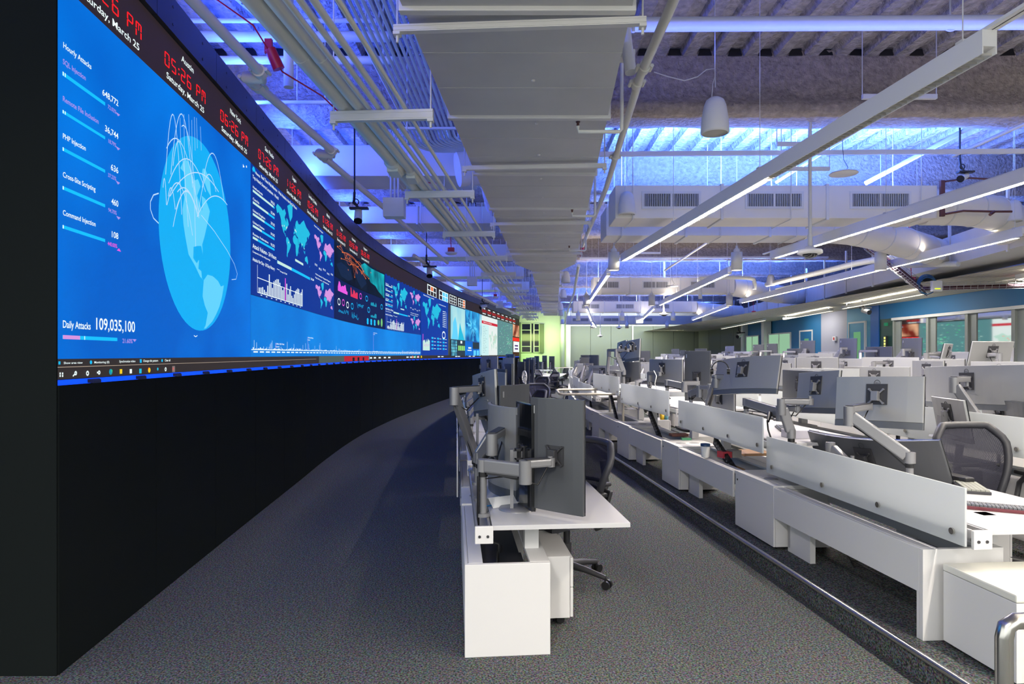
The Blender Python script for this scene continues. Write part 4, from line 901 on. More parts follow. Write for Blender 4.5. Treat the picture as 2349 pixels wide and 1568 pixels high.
# ---- downlights
def downlight(px, Y, lab, power=45):
    x = (px - CX) / F * Y
    e = empty('cylinder_downlight', (x, Y, 3.18), 0, lab, 'ceiling light', 'white cylinder downlights')
    mb = MB(); mb.lathe([(.095, .004), (.1, 0), (.1, .33), (.0, .33)], n=24); mb.obj('housing', M_cream, e)
    mb = MB(); mb.lathe([(0, .012), (.094, .010)], n=24); mb.obj('lens', emat('downlight lens', 255, 240, 215, 6), e)
    mb = MB(); mb.lathe([(.05, .33), (.06, .37), (.02, .42), (.02, .45)], n=12); mb.cyl((0, 0, .4), (0, 0, ZD - 3.18), .008, n=6); mb.obj('stem', M_cream, e)
    l = bpy.data.lights.new('downlight_lamp', 'SPOT'); l.energy = power * 2.2; l.spot_size = math.radians(95); l.spot_blend = .6; l.shadow_soft_size = .08; l.color = LW
    o = bpy.data.objects.new('downlight_lamp', l); COL.objects.link(o); o.parent = e; o.location = (0, 0, -.02)
pos = ['left', 'middle', 'right']
for Y, row, nm in ((11.9, (1408, 1690, 2020), 'nearest row'), (20.5, (1345, 1495, 1673), 'second row'), (29.2, (1326, 1427, 1544), 'third row'), (38.0, (1359, 1438, 1530), 'fourth row')):
    for k, px in enumerate(row): downlight(px, Y, 'white cylinder downlight, %s one in the %s' % (pos[k], nm))
# ---- pendant speakers
def speaker(px, py, s=1.0, lab=''):
    Y = 2.02 * F / (HZ - py); x = (px - CX) / F * Y
    e = empty('pendant_speaker', (x, Y, 3.67), 0, lab, 'speaker', 'white pendant speakers')
    mb = MB(); mb.lathe([(.112, -.002), (.125, .004), (.128, .02), (.118, .14), (.100, .25), (.080, .30), (.045, .325), (0, .33)], n=28); mb.obj('speaker_body', mat('white speaker shell', (.72, .72, .74), .4), e)
    mb = MB(); mb.lathe([(0, .012), (.07, .010), (.09, .016), (.112, .002)], n=28); mb.obj('speaker_grille', mat('grey speaker grille', (.45, .44, .40), .7), e)
    mb = MB(); mb.tube([(-.03, 0, .32), (-.02, 0, .45), (0, 0, .52), (0, 0, ZD - 3.67)], .004, 6); mb.obj('suspension_cable', M_cream, e)
for px, py, lab in ((1640, 306, 'biggest white pendant speaker under the sprayed beam'), (1438, 492, 'white pendant speaker in front of the grilled duct end'), (2325, 508, 'white pendant speaker at the right edge by the round duct'), (1768, 655, 'small white pendant speaker before the trunk duct'),
                (1298, 648, 'nearest of the small pendant speakers along the narrow duct'), (1292, 683, 'second small pendant speaker along the narrow duct'), (1286, 711, 'third small pendant speaker along the narrow duct'), (1286, 724, 'fourth small pendant speaker along the narrow duct'), (1290, 743, 'small pendant speaker before the green wall'), (1672, 676, 'small pendant speaker beside the middle round duct')):
    speaker(px, py, 1, lab)
mb = MB(); mb.tube([at(1500, 165, 6), at(1530, 175, 6), at(1570, 185, 6), at(1600, 176, 6), at(1620, 160, 5.96), at(1640, 157, 5.95), at(1641, 200, 5.95)], .005, 6); tag(mb.obj('speaker_cable', M_cream), 'loose white cable looping to the biggest pendant speaker', 'cable')
# ---- cameras, domes, access points
def dome(px, py, Y, z1, lab, r=.15):
    p = at(px, py, Y); e = empty('camera_dome_pole', p, 0, lab, 'camera', 'dome cameras on ceiling poles')
    mb = MB(); mb.lathe([(0, .10), (.05, .10), (.06, .07), (.14, .055), (r, .04), (r, .01), (.13, 0), (.0, 0)], n=28); mb.obj('dome_housing', M_cream, e)
    mb = MB(); mb.lathe([(.09, 0), (.085, -.02), (.05, -.045), (0, -.05)], n=20); mb.obj('dome_lens', M_gloss, e)
    mb = MB(); mb.cyl((0, 0, .09), (0, 0, z1 - p.z), .022, n=12); mb.cyl((0, 0, .1), (0, 0, .25), .03, n=12); mb.obj('pole', M_cream, e)
dome(1858, 583, 8.3, 4.62, 'biggest dome camera on a long white pole'); dome(1377, 771, 38, 5.37, 'small dome camera on a pole, left by the partition'); dome(1420, 752, 33, 4.62, 'small dome camera on a pole before the partition'); dome(1523, 722, 22.5, 5.3, 'small dome camera on a pole by the middle duct')
def flatap(px, py, Y, lab):
    p = at(px, py, Y); e = empty('access_point', p, 0, lab, 'access point', 'flat white access points')
    mb = MB(); mb.lathe([(0, .035), (.12, .035), (.17, .02), (.18, .01), (.17, 0), (0, 0)], n=4 * 6); mb.obj('access_point_body', M_cream, e)
    mb = MB(); mb.tube([(0, 0, .03), (.06, 0, .09), (.0, 0, .2), (-.02, 0, .5), (-.02, 0, 5.3 - p.z)], .004, 6); mb.obj('hanging_cable', M_dark, e)
flatap(1935, 400, 8.6, 'flat white access point hanging right of the first pendant'); flatap(1542, 657, 19.5, 'small flat access point before the middle duct')
def camera(px, py, Y, lab, s=1.0, face=(-1, -.6, -.5), pole=True):
    p = at(px, py, Y); e = empty('security_camera', p, 0, lab, 'camera', 'bullet cameras')
    d = Vector(face).normalized() * .1 * s
    mb = MB(); mb.cyl(-d * .6, d * 1.1, .042 * s, .05 * s, 16); mb.obj('camera_body', M_cream, e)
    mb = MB(); mb.cyl(d * 1.1, d * 1.22, .05 * s, n=16); mb.obj('camera_lens', M_gloss, e)
    mb = MB(); mb.tube([(0, 0, 0), (.0, 0, .07 * s), (-.05 * s, 0, .14 * s), (-.05 * s, .02, .26 * s)], .016 * s, 8); mb.torus((-.03 * s, 0, .14 * s), .035 * s, .008, 'Y', 14, 6); mb.box(-.1 * s, .12 * s, -.05, .03, .05 * s, .075 * s)
    if pole: mb.cyl((-.05 * s, .02, .25 * s), (-.05 * s, .02, 5.37 - p.z), .012, n=8)
    mb.obj('camera_bracket', M_black, e)
camera(822, 490, 8.6, 'white bullet camera over the Tokyo clock', 1.1, (.1, -.6, -1)); camera(985, 620, 14.0, 'white bullet camera above the tile blocks', 1.3, (.1, -.6, -1)); camera(1111, 702, 24, 'small bullet camera far along the video wall', 1.5); camera(1984, 713, 19.5, 'bullet camera on the light blue wall by the door', 1.5, (.3, -1, -.3), False); camera(1698, 768, 34.4, 'bullet camera before the sage panels', 2.0); camera(2212, 405, 9.3, 'camera on the bracket above the first round duct', 1.0)
def smoke(px, py, Y, lab):
    p = at(px, py, Y); e = empty('smoke_detector', p, 0, lab, 'smoke detector', 'red and white smoke detectors')
    mb = MB(); mb.box(-.06, .06, -.06, .06, 0, .09); mb.obj('red_back_box', M_red, e); mb = MB(); mb.lathe([(0, -.05), (.07, -.045), (.11, -.02), (.12, 0), (0, 0)], n=20); mb.obj('detector_head', M_cream, e)
    mb = MB(); mb.tube([(0, 0, .09), (-.02, 0, .4), (-.06, 0, 5.3 - p.z)], .008, 6); mb.obj('red_wire', M_red, e)
smoke(1035, 579, 12.5, 'smoke detector with red box above the webpage clocks'); smoke(2091, 645, 14.0, 'smoke detector with red box in front of the cable tray'); smoke(1136, 680, 24, 'far smoke detector left of the duct'); smoke(1729, 718, 26, 'far smoke detector with red box before the partition'); smoke(1177, 719, 33, 'farthest smoke detector by the green wall')
def jbox(px, py, Y, s, lab):
    p = at(px, py, Y); e = empty('junction_box', p, 0, lab, 'junction box', 'white junction boxes'); mb = MB(); mb.box(-.12 * s, .12 * s, -.09 * s, .09 * s, -.11 * s, .11 * s); mb.obj('box_body', M_cream, e, bev=.005)
    mb = MB()
    for k in (-.05, 0, .05): mb.cyl((k, 0, .1 * s), (k, 0, 5.37 - p.z), .012, n=8)
    mb.obj('box_conduits', M_cream, e)
jbox(905, 478, 8.8, 1.15, 'big white junction box left of the pipe bundle'); jbox(1083, 645, 16, 1.0, 'white junction box farther along the pipe bundle'); jbox(1146, 698, 26, 1.2, 'far small white junction box on the pipes'); jbox(1466, 734, 30, 1.3, 'white box at the end of a far duct')
# dark brown framing and wiring near the round duct
e = empty('unit_bracket', (6.2, 9.4, 3.7), 0, 'dark brown bracket strapped on the first box duct end', 'bracket')
mb = MB(); mb.box(6.20, 6.26, 9.45, 9.49, 3.65, 4.17); mb.tube([(6.26, 9.44, 3.68), (6.5, 9.42, 3.72), (6.95, 9.42, 3.71), (7.2, 9.42, 3.71)], .016, 8); mb.tube([(6.95, 9.42, 3.71), (6.87, 9.4, 3.66)], .022, 8); mb.tube([(6.26, 9.44, 4.15), (6.6, 9.44, 4.2), (7.1, 9.44, 4.17)], .014, 8); sub(e, mb.obj('bracket_frame', M_brown))
# cable tray of wire mesh
def tray(p0, p1, w, lab, up=(0, 0, 1)):
    p0 = Vector(p0); p1 = Vector(p1); t = (p1 - p0); L = t.length; t.normalize(); u = t.cross(Vector(up)).normalized(); v = u.cross(t).normalized()
    e = empty('wire_cable_tray', p0, 0, lab, 'cable tray', 'wire mesh cable trays'); mb = MB()
    for k in range(5): o = u * (w * (k / 4 - .5)); mb.tube([p0 + o, p1 + o], .0045, 5)
    for s_ in (-1, 1):
        for h in (.05, .1): mb.tube([p0 + u * s_ * w / 2 + v * h, p1 + u * s_ * w / 2 + v * h], .0045, 5)
    n = int(L / .12)
    for k in range(n + 1):
        q = p0 + t * L * k / n; mb.tube([q - u * w / 2 + v * .1, q - u * w / 2, q + u * w / 2, q + u * w / 2 + v * .1], .0045, 5)
    sub(e, mb.obj('wire_basket', mat('galvanised wire', (.6, .6, .6), .35, metal=.6)))
    mb = MB()
    for k in range(7): o = u * (w * (.12 + k * .12 - .48)) + v * .022; mb.tube([p0 + o, (p0 + p1) / 2 + o + v * .01, p1 + o], .017, 7)
    sub(e, mb.obj('cable_bundle', mat('maroon cables', (.09, .02, .035), .5)))
tray(at(1975, 556, 12.3), at(2118, 668, 14.0), .34, 'sloping wire cable tray full of maroon cables', (0, -1, .6)); tray(at(2112, 664, 14.0), at(2420, 655, 13.2), .3, 'level wire cable tray before the blue window wall', (0, -.35, 1))
mb = MB(); c = at(2128, 655, 13.7)
for k in range(4): mb.torus(c + Vector((0, .01 * k, .01 * k)), .17 + .012 * k, .010, 'Y', 28, 6)
tag(mb.obj('cable_coil', mat('blue cable', (.02, .10, .22), .5)), 'coil of dark blue cable beside the smoke detector', 'cable')
e = empty('exit_light_box', at(2148, 655, 13.3), 0, 'grey ceiling box with a green-yellow lit bar', 'emergency light'); mb = MB(); mb.box(-.1, .1, -.04, .04, -.12, .10); mb.obj('light_housing', M_cream, e, bev=.012); mb = MB(); mb.box(-.055, .055, -.045, -.04, -.072, -.056); mb.obj('indicator_bar', emat('yellow indicator', 210, 240, 20, 2), e)
# unistrut crossbars near the first pendant
for i, (a, b, Y, lab) in enumerate((((1782, 330), (1905, 331), 8.6, 'short strut with small driver box behind first pendant'), ((1978, 222), (2148, 222), 7.2, 'white strut bar hung high right of first pendant'), ((1792, 387), (1903, 387), 8.9, 'white strut bar just above the first pendant middle'), ((1453, 580), (1515, 580), 17, 'small strut bar under the far blue glow'))):
    p, q = at(*a, Y), at(*b, Y); e = empty('strut_bar_hanger', p, 0, lab, 'strut'); mb = MB(); mb.beam(p, q, .04, .05); sub(e, mb.obj('strut_bar', M_cream))
    for w_ in (p, q): mb = MB(); mb.cyl(w_, (w_.x, w_.y, ZD + .02), .006, n=6); sub(e, mb.obj('hanger_rod', M_cream))
for i, (Y, z, px0, px1, lab) in enumerate(((8.75, 4.33, 1375, 2349, 'long grooved strut crossing the bright blue bay'), (11.9, 4.6, 1380, 2100, 'thin blue-lit pipe low in the bright blue bay'), (20.2, 4.62, 1330, 1900, 'thin cross strut under the far blue bay'))):
    mb = MB(); mb.beam(((px0 - CX) / F * Y, Y, z), ((px1 - CX) / F * Y, Y, z + .04), .04, .06); tag(mb.obj('cross_strut', M_cream), lab, 'strut')
for i, (p, q, r, lab) in enumerate(((at(1985, 420, 10.4), at(2349, 228, 8.75), .035, 'slanting white pipe through the bright blue bay'), (at(1780, 418, 10.3), at(2070, 235, 8.8), .022, 'upper diagonal strut behind the first pendant'), (at(2185, 358, 9), at(2400, 262, 8), .022, 'perforated diagonal strut at upper right'), (at(1525, 620, 20), at(1640, 545, 15.5), .03, 'diagonal strut before the middle duct'))):
    mb = MB(); mb.tube([p, q], r, 10); tag(mb.obj('diagonal_pipe', M_pipe), lab, 'pipe')
mb = MB(); mb.tube([(.93, 5.6, 5.3), (.95, 5.6, 4.62), (.97, 5.55, 4.3), (1.0, 5.5, 4.02)], .05, 12); e = empty('riser_pipe', (.95, 5.6, 4.0), 0, 'blue-lit riser with couplings right of the main duct', 'pipe'); sub(e, mb.obj('pipe_run', M_pipe))
for z in (4.45, 4.2): sub(e, clamp((.96, 5.58, z), .05, (0, 0.01, 1)).obj('groove_clamp', M_pipe))
# ================================================================ FAR AND RIGHT WALLS
mb = MB(); mb.box(-1, 4.0, 46, 46.2, 0, 5.6); struct(mb, 'wall_rear', M_green)
mb = MB(); mb.box(3.9, 15.5, 46.02, 46.2, 0, 5.6); struct(mb, 'wall_rear_upper', M_cream)
mb = MB(); mb.box(.05, .62, 45.5, 46, 0, 3.9); mb.box(1.95, 2.25, 45.8, 46, 1.8, 3.8); struct(mb, 'wall_rear_pier', mat('dark green pier', (.10, .13, .06), .6))  # piers in a darker green than the rear wall
w = empty('window_1', (.62, 46, 1.8)); w['kind'] = 'structure'
mb = MB(); mb.box(.62, 1.95, 45.97, 45.99, 1.80, 3.83); mb.obj('window_pane', M_gloss, w).matrix_parent_inverse = Matrix.Translation((-.62, -46, -1.8))
mb = MB()
for x in (.62, 1.28, 1.50, 1.88): mb.box(x, x + .08, 45.9, 45.99, 1.8, 3.83)
for z in (1.8, 2.2, 3.35, 3.8): mb.box(.62, 1.28, 45.91, 45.99, z, z + .05); mb.box(1.5, 1.95, 45.91, 45.99, z, z + .05)
mb.obj('window_frame', M_green, w).matrix_parent_inverse = Matrix.Translation((-.62, -46, -1.8))
mb = MB(); mb.lathe([(.16, 0), (.16, 5.4)], (3.45, 44.9, 0), 20); tag(mb.obj('round_column', mat('sage column paint', (.28, .33, .25), .5)), 'round sage column left of the partition', 'column')
mb = MB(); mb.box(3.75, 4.05, 45.3, 46, 0, 5.4); struct(mb, 'wall_rear_post', M_cream)
mb = MB(); x = 4.07; k = 0
while x < 13.9:
    mb.box(x, x + 1.42, 45.8, 45.95, 0, 3.64); x += 1.44 if k != 2 else 1.50; k += 1
struct(mb, 'wall_rear_partition', M_part)
mb = MB(); mb.box(8.4, 8.5, 45.75, 45.8, 0, 3.7); struct(mb, 'trim_partition', M_cream)
mb = MB()
ys_ = [36.0, 38.4, 40.8, 43.2, 45.6]
for a, b in zip(ys_, ys_[1:]): mb.box(13.0, 13.12, a, b - .03, 0, 3.64)
struct(mb, 'wall_right_partition', M_part)
mb = MB(); mb.box(12.6, 13.1, 35.75, 36.0, 0, 3.7); struct(mb, 'wall_right_post', M_cream)
def slab(name, a, b, z0, z1, m, t=.12):
    a = Vector((*a, 0)); b = Vector((*b, 0)); d = (b - a).normalized(); n = Vector((d.y, -d.x, 0))
    if n.x < 0: n = -n
    q = [a, b, b + n * t, a + n * t]; mb = MB(); mb.prism([(p.x, p.y) for p in q], z0, z1); return struct(mb, name, m)
def bx(Y): return 12.3 + .0612 * (Y - 26)
slab('wall_right', (bx(26), 26), (bx(35.8), 35.8), 0, 3.3, M_bluew)
slab('wall_right_lavender', (12.1, 23.6), (bx(26), 26.02), 0, 3.3, M_lav)
slab('wall_right_door_side', (12.06, 21.9), (12.1, 23.62), 0, 3.3, M_bluel)
mb = MB(); mb.box(12.03, 12.5, 21.45, 21.95, 0, 3.3); mb.box(12.2, 12.25, 21.41, 21.45, 0, 3.3); struct(mb, 'wall_right_column', mat('royal blue column paint', (.004, .11, .42), .5))
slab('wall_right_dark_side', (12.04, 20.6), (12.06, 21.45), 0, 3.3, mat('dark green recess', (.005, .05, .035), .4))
def gx(Y): return 11.95 + .02 * (Y - 17)
slab('wall_right_above_windows', (gx(8), 8), (gx(21.4), 21.4), 2.80, 3.3, M_bluew)
slab('wall_right_below_windows', (gx(8), 8), (gx(21.2), 21.2), 0, .75, M_bluew)
# reflective glazing between grey mullions
def glaz():
    m = bpy.data.materials.new('reflective dark glazing'); m.use_nodes = True; b = m.node_tree.nodes['Principled BSDF']
    b.inputs['Base Color'].default_value = (.88, .92, .90, 1); b.inputs['Roughness'].default_value = .03; b.inputs['Metallic'].default_value = 1.0
    return m
M_glaz = glaz(); M_mull = mat('grey green mullion', (.30, .32, .29), .45)
edges = [20.55, 18.82, 17.15, 15.5, 13.85, 12.2, 10.5, 8.8]
for i in range(len(edges) - 1):
    y1, y0 = edges[i], edges[i + 1]; w = empty('window_%d' % (i + 2), (gx(y0), y0, .75)); w['kind'] = 'structure'
    inv = Matrix.Translation((-gx(y0), -y0, -.75))
    mb = MB(); mb.add([(gx(y0) + .02, y0 + .1, .78), (gx(y1) + .02, y1 - .3, .78), (gx(y1) + .02, y1 - .3, 2.72), (gx(y0) + .02, y0 + .1, 2.72), (gx(y0) + .04, y0 + .1, .78), (gx(y1) + .04, y1 - .3, .78), (gx(y1) + .04, y1 - .3, 2.72), (gx(y0) + .04, y0 + .1, 2.72)],
                      [(0, 1, 2, 3), (7, 6, 5, 4), (0, 4, 5, 1), (1, 5, 6, 2), (2, 6, 7, 3), (3, 7, 4, 0)]); mb.obj('window_pane', M_glaz, w).matrix_parent_inverse = inv
    mb = MB(); mb.box(gx(y1) - .06, gx(y1) + .05, y1 - .08, y1, .75, 2.78); mb.box(gx(y1) - .0, gx(y1) + .06, y1 - .32, y1 - .08, .75, 2.78); mb.box(gx(y0) - .01, gx(y0) + .05, y0, y0 + .1, .75, 2.78)
    mb.obj('window_frame', M_mull, w).matrix_parent_inverse = inv
    mb = MB(); mb.box(gx(y0) - .07, gx(y1) + .05, y0, y1, 2.72, 2.80); mb.box(gx(y0) - .07, gx(y1) + .05, y0, y1, .73, .80); mb.obj('window_rail', M_cream, w).matrix_parent_inverse = inv
def door(n, x, y0, y1, z0, zt, m, lite, sidex=-.02):
    d = empty('door_%d' % n, (x, y0, z0)); d['kind'] = 'structure'; inv = Matrix.Translation((-x, -y0, -z0))
    mb = MB(); mb.box(x - .05, x + .02, y0, y1, z0, zt); mb.obj('door_leaf', m, d).matrix_parent_inverse = inv
    mb = MB(); mb.box(x - .07, x + .02, y0 - .06, y0, z0, zt + .06); mb.box(x - .07, x + .02, y1, y1 + .06, z0, zt + .06); mb.box(x - .07, x + .02, y0, y1, zt, zt + .06); mb.obj('door_frame', M_cream, d).matrix_parent_inverse = inv
    mb = MB(); mb.box(x - .056, x - .05, *lite, z0 + 1.0, zt - .3) ; mb.obj('door_glass', emat('green lit door glass', 120, 185, 130, .7), d).matrix_parent_inverse = inv
    mb = MB(); mb.cyl((x - .1, y0 + .1, z0 + .95), (x - .05, y0 + .1, z0 + .95), .03, n=12); mb.obj('door_handle', M_alu, d).matrix_parent_inverse = inv
door(1, 12.07, 22.3, 23.3, .52, 2.74, M_bluel, (22.55, 23.0)); door(2, bx(27.5), 26.9, 28.0, .52, 2.62, M_bluew, (27.2, 27.6))
for n, (y0, y1) in enumerate(((29.3, 31.7), (33.8, 35.5))):
    w = empty('window_%d' % (n + 9), (bx(y0), y0, .9)); w['kind'] = 'structure'; inv = Matrix.Translation((-bx(y0), -y0, -.9)); x = bx(y0) - .03
    mb = MB(); mb.box(x - .01, x + .01, y0, y1, .9, 2.6); mb.obj('window_pane', emat('pale green lit pane', 165, 215, 175, .75), w).matrix_parent_inverse = inv
    mb = MB(); mb.box(x - .03, x + .02, y0 - .06, y1 + .06, 2.6, 2.66); mb.box(x - .03, x + .02, (y0 + y1) / 2 - .03, (y0 + y1) / 2 + .03, .9, 2.6); mb.box(x - .03, x + .02, y0 - .06, y0, .9, 2.6); mb.box(x - .03, x + .02, y1, y1 + .06, .9, 2.6); mb.obj('window_frame', M_cream, w).matrix_parent_inverse = inv
mb = MB(); mb.box(12.25, 12.6, 31.8, 32.15, 0, 3.3); tag(mb.obj('square_column', M_cream), 'square cream column before the far blue wall', 'column')
e = empty('wall_alarm', (12.17, 24.6, 2.25), 0, 'small white and red fire alarm on the lavender wall', 'alarm'); mb = MB(); mb.box(-.06, .0, -.12, .12, -.08, .08); mb.obj('alarm_plate', M_paper, e); mb = MB(); mb.box(-.075, -.06, -.04, .04, -.05, .05); mb.obj('alarm_lens', M_red, e)
e = empty('lit_wall_sign', (12.0, 21.0, 1.9), 0, 'narrow yellow lit vertical sign in the dark recess', 'sign'); mb = MB(); mb.box(-.03, .02, -.06, .06, -.35, .35); mb.obj('sign_case', M_dark, e); mb = MB()
for k in range(7): mb.box(-.036, -.03, -.045, .045, -.32 + k * .095, -.25 + k * .095)
mb.obj('lit_cells', emat('lit yellow cells', 235, 235, 130, 1.2), e)
mb = MB(); mb.box(-.04, .0, -.08, .08, -.05, .05); o = mb.obj('green_exit_sign', emat('green sign', 40, 130, 90, .8)); o.location = (12.0, 20.95, 2.62); tag(o, 'small green sign high in the dark recess', 'sign')
# side and back shell so that light bounces as in the real room
mb = MB(); mb.box(15.5, 15.7, -9, 47, 0, 5.5); struct(mb, 'wall_right_outer', M_cream)
# ================================================================ FURNITURE PROTOTYPES
# ---- monitor: screen faces +X, width along Y, origin at the centre of the panel
def monitor(w, h, curve=0., dark=False, label_plate=False, logo=True, name='monitor', mb_=None):
    e = empty(name, (0, 0, -50)); n = 14 if curve else 6; m = mb_ or (M_backd if dark else M_back)
    def xo(y): return -curve * (1 - (2 * y / w) ** 2) if curve else 0.
    def shell(mb, x0, x1, y0, y1, z0, z1, bulge=0.):
        vs = []; fs = []
        for i in range(n + 1):
            y = y0 + (y1 - y0) * i / n; b = bulge * (1 - abs(2 * y / w) ** 3)
            vs += [(x0 + xo(y) - b, y, z0), (x0 + xo(y) - b, y, z1), (x1 + xo(y), y, z1), (x1 + xo(y), y, z0)]
            if i: a = 4*i - 4; c = 4*i; fs += [(a, c, c+1, a+1), (a+1, c+1, c+2, a+2), (a+2, c+2, c+3, a+3), (a+3, c+3, c, a)]
        fs += [(0, 1, 2, 3), (4*n+3, 4*n+2, 4*n+1, 4*n)]; mb.add(vs, fs); return mb
    zl = -h/2 + (h * .13 if not label_plate else 0)
    shell(MB(), -.018, .0, -w/2, w/2, zl, h/2, .008).obj('back_cover', m, e, bev=.003)
    if not label_plate: shell(MB(), -.017, .0, -w/2, w/2, -h/2, zl - .001, .006).obj('lower_cover', M_band, e)
    shell(MB(), .0, .008, -w/2, w/2, -h/2, h/2).obj('screen', M_gloss, e)
    mb = MB(); x = xo(0) - .028
    mb.box(x - .004, x + .002, -.075, .075, -.02, .13 if not label_plate else .08) if logo else mb.box(x - .004, x + .002, -.06, .06, -.055, .055)
    o = mb.obj('mount_recess', M_dark, e)
    mb = MB(); c = .04 if logo else 0
    for s1 in (-1, 1):
        for s2 in (-1, 1): mb.beam((x - .012, 0, c), (x - .012, s1 * .05, c + s2 * .05), .012, .008, (1, 0, 0)); mb.cyl((x - .016, s1 * .05, c + s2 * .05), (x - .004, s1 * .05, c + s2 * .05), .008, n=8)
    mb.box(x - .04, x - .006, -.025, .025, c - .035, c + .035); mb.obj('tilt_bracket', M_silver if not dark else M_dark, e, bev=.003)
    if logo:
        mb = MB(); mb.torus((xo(0) - .0275, 0, h * .37), .021, .0018, 'X', 22, 5)
        tv, tf = text_geo('DELL'); mb.add([(xo(0) - .0280, .0145 - .029 * a, h * .37 - .0045 + .009 * b) for a, b in tv], tf); mb.obj('round_emblem', M_dark, e)
    if label_plate:
        mb = MB(); mb.box(xo(w*.4) - .024, xo(w*.4) - .018, w * .40, w * .43, h * .36, h * .43); mb.obj('small_badge', M_alu, e)
    remember(e); return e
MW = {'flat27': .62, 'flat24': .54, 'curve34': .81, 'big49': 1.12, 'big49d': 1.12, 'port27': .37, 'portc': .40, 'dark34': .81, 'curvebig': .62, 'portblk': .37}
MON = {'curvebig': monitor(.62, .61, .075, False, False, False), 'flat27': monitor(.62, .37), 'flat24': monitor(.54, .34), 'curve34': monitor(.81, .36, .035), 'big49': monitor(1.12, .38, .07), 'big49d': monitor(1.12, .40, .07, True), 'port27': monitor(.37, .64, .0, True, True, False), 'portc': monitor(.40, .60, .03, True, False, False), 'dark34': monitor(.81, .37, .02, True), 'portblk': monitor(.37, .62, .0, True, True, False, mb_=M_gloss)}
def put_mon(kind, p, yaw, label, tilt=0., roll=0., group=None):
    """yaw: direction the screen faces, degrees from +X"""
    o = place(MON[kind], USED, p, math.radians(yaw), label, group, 'monitor', rx=math.radians(roll), ry=math.radians(tilt)); MREG.append([o, Vector(p), False]); return o
MREG = []; DREG = []
def mpx(kind, px, py, Y, pw, label, sgn=-1, tilt=0., roll=0.):
    """monitor whose back is seen pw photo pixels wide; sgn -1: its right end is nearer"""
    c = at(px, py, Y); w = MW[kind]; a = math.atan2(c.y, c.x); best = None
    for i in range(90):
        y = a + sgn * math.radians(i); d = Vector((math.sin(y), -math.cos(y), 0)) * w / 2; p, q = c - d, c + d
        wd = abs(p.x / p.y - q.x / q.y) * F
        if best is None or abs(wd - pw) < best[0]: best = (abs(wd - pw), y)
    return put_mon(kind, c, math.degrees(best[1]), label, tilt, roll)
# ---- monitor arm from a clamp to a monitor mount
def arm(base, mid, end, label, post=.16, grp=None):
    base, mid, end = Vector(base), Vector(mid), Vector(end); e = empty('monitor_arm', base, 0)
    own = min([m for m in MREG if not m[2]], key=lambda m: (m[1] - end).length); own[2] = True; o_ = own[0]; e.parent = o_
    e.matrix_parent_inverse = Matrix.LocRotScale(o_.location, o_.rotation_euler, None).inverted()
    top = base + Vector((0, 0, post)); R = Matrix.Translation(-base)
    off = base.x - wX(base.y); ds = [q for q in DREG if q[0] - .2 <= base.y <= q[1] + .2 and -.25 <= off - q[2] <= 1.1]
    if ds:
        q_ = min(ds, key=lambda q: abs(q[3] - base.z)); lo = wX(base.y) + q_[2] + .11
        if base.x < lo: base.x = lo; top.x = lo; e.location.x = lo; R = Matrix.Translation(-base)
    zt_ = min(ds, key=lambda q: abs(q[3] - base.z))[3] if ds else (0 if off < D1 else P1 if off < D2 else P2 if off < D3 else P3 if off < D4 else P4)
    mb = MB(); mb.T = R; mb.cyl(base, top, .022, n=12); zb_ = min(base.z, zt_); mb.cyl((base.x, base.y, zb_), (base.x, base.y, zb_ + .02), .040, n=14); mb.cyl(top, top + Vector((0, 0, .07)), .034, n=16)
    if base.z - zt_ > .01: mb.cyl((base.x, base.y, zt_), base, .022, n=12)
    mb.obj('post', M_silver, e)
    mb = MB(); mb.T = R; mb.cyl(top - Vector((0, 0, .03)), top - Vector((0, 0, .005)), .027, n=14); mb.obj('collar', M_black, e)
    a = top + Vector((0, 0, .035)); d = (mid - a); l = d.length; d.normalize()
    mb = MB(); mb.T = R; mb.beam(a + d * .02, mid - d * .02, .05, .075); mb.obj('lower_arm', M_silver, e, bev=.010, seg=2)
    mb = MB(); mb.T = R; mb.beam(a + d * .04 - Vector((0, 0, .042)), mid - d * .04 - Vector((0, 0, .042)), .035, .012); mb.obj('cable_channel', M_dark, e)
    mb = MB(); mb.T = R; mb.cyl(mid - Vector((0, 0, .075)), mid + Vector((0, 0, .055)), .036, n=20); mb.obj('elbow_joint', M_silver, e)
    e2 = Vector((end.x, end.y, mid.z + .035)); d2 = (e2 - mid - Vector((0, 0, .035)))
    if d2.length > .03:
        mb = MB(); mb.T = R; mb.beam(mid + Vector((0, 0, .035)), e2, .06, .045); mb.cyl(e2 - Vector((0, 0, .025)), e2 + Vector((0, 0, .025)), .028, n=14); mb.obj('upper_arm', M_silver, e, bev=.010)
        mb = MB(); mb.T = R; mb.beam(mid + Vector((0, 0, .0595)), e2 + Vector((0, 0, .0245)), .05, .004); mb.obj('arm_cap', M_dark, e)
    mb = MB(); mb.T = R; mb.tube([e2, (e2 + end) / 2 + Vector((0, 0, .01)), end], .015, 10); mb.obj('mount_neck', M_silver, e)
    mb = MB(); mb.T = R; mb.tube([end - Vector((0, 0, .03)), (end + mid) / 2 - Vector((0, 0, .12)), mid - Vector((0, 0, .06)), (mid + a) / 2 - Vector((0, 0, .05)), a - Vector((0, 0, .08)), base + Vector((0.02, 0, .02))], .005, 6); mb.obj('arm_cable', M_black, e)
    return e
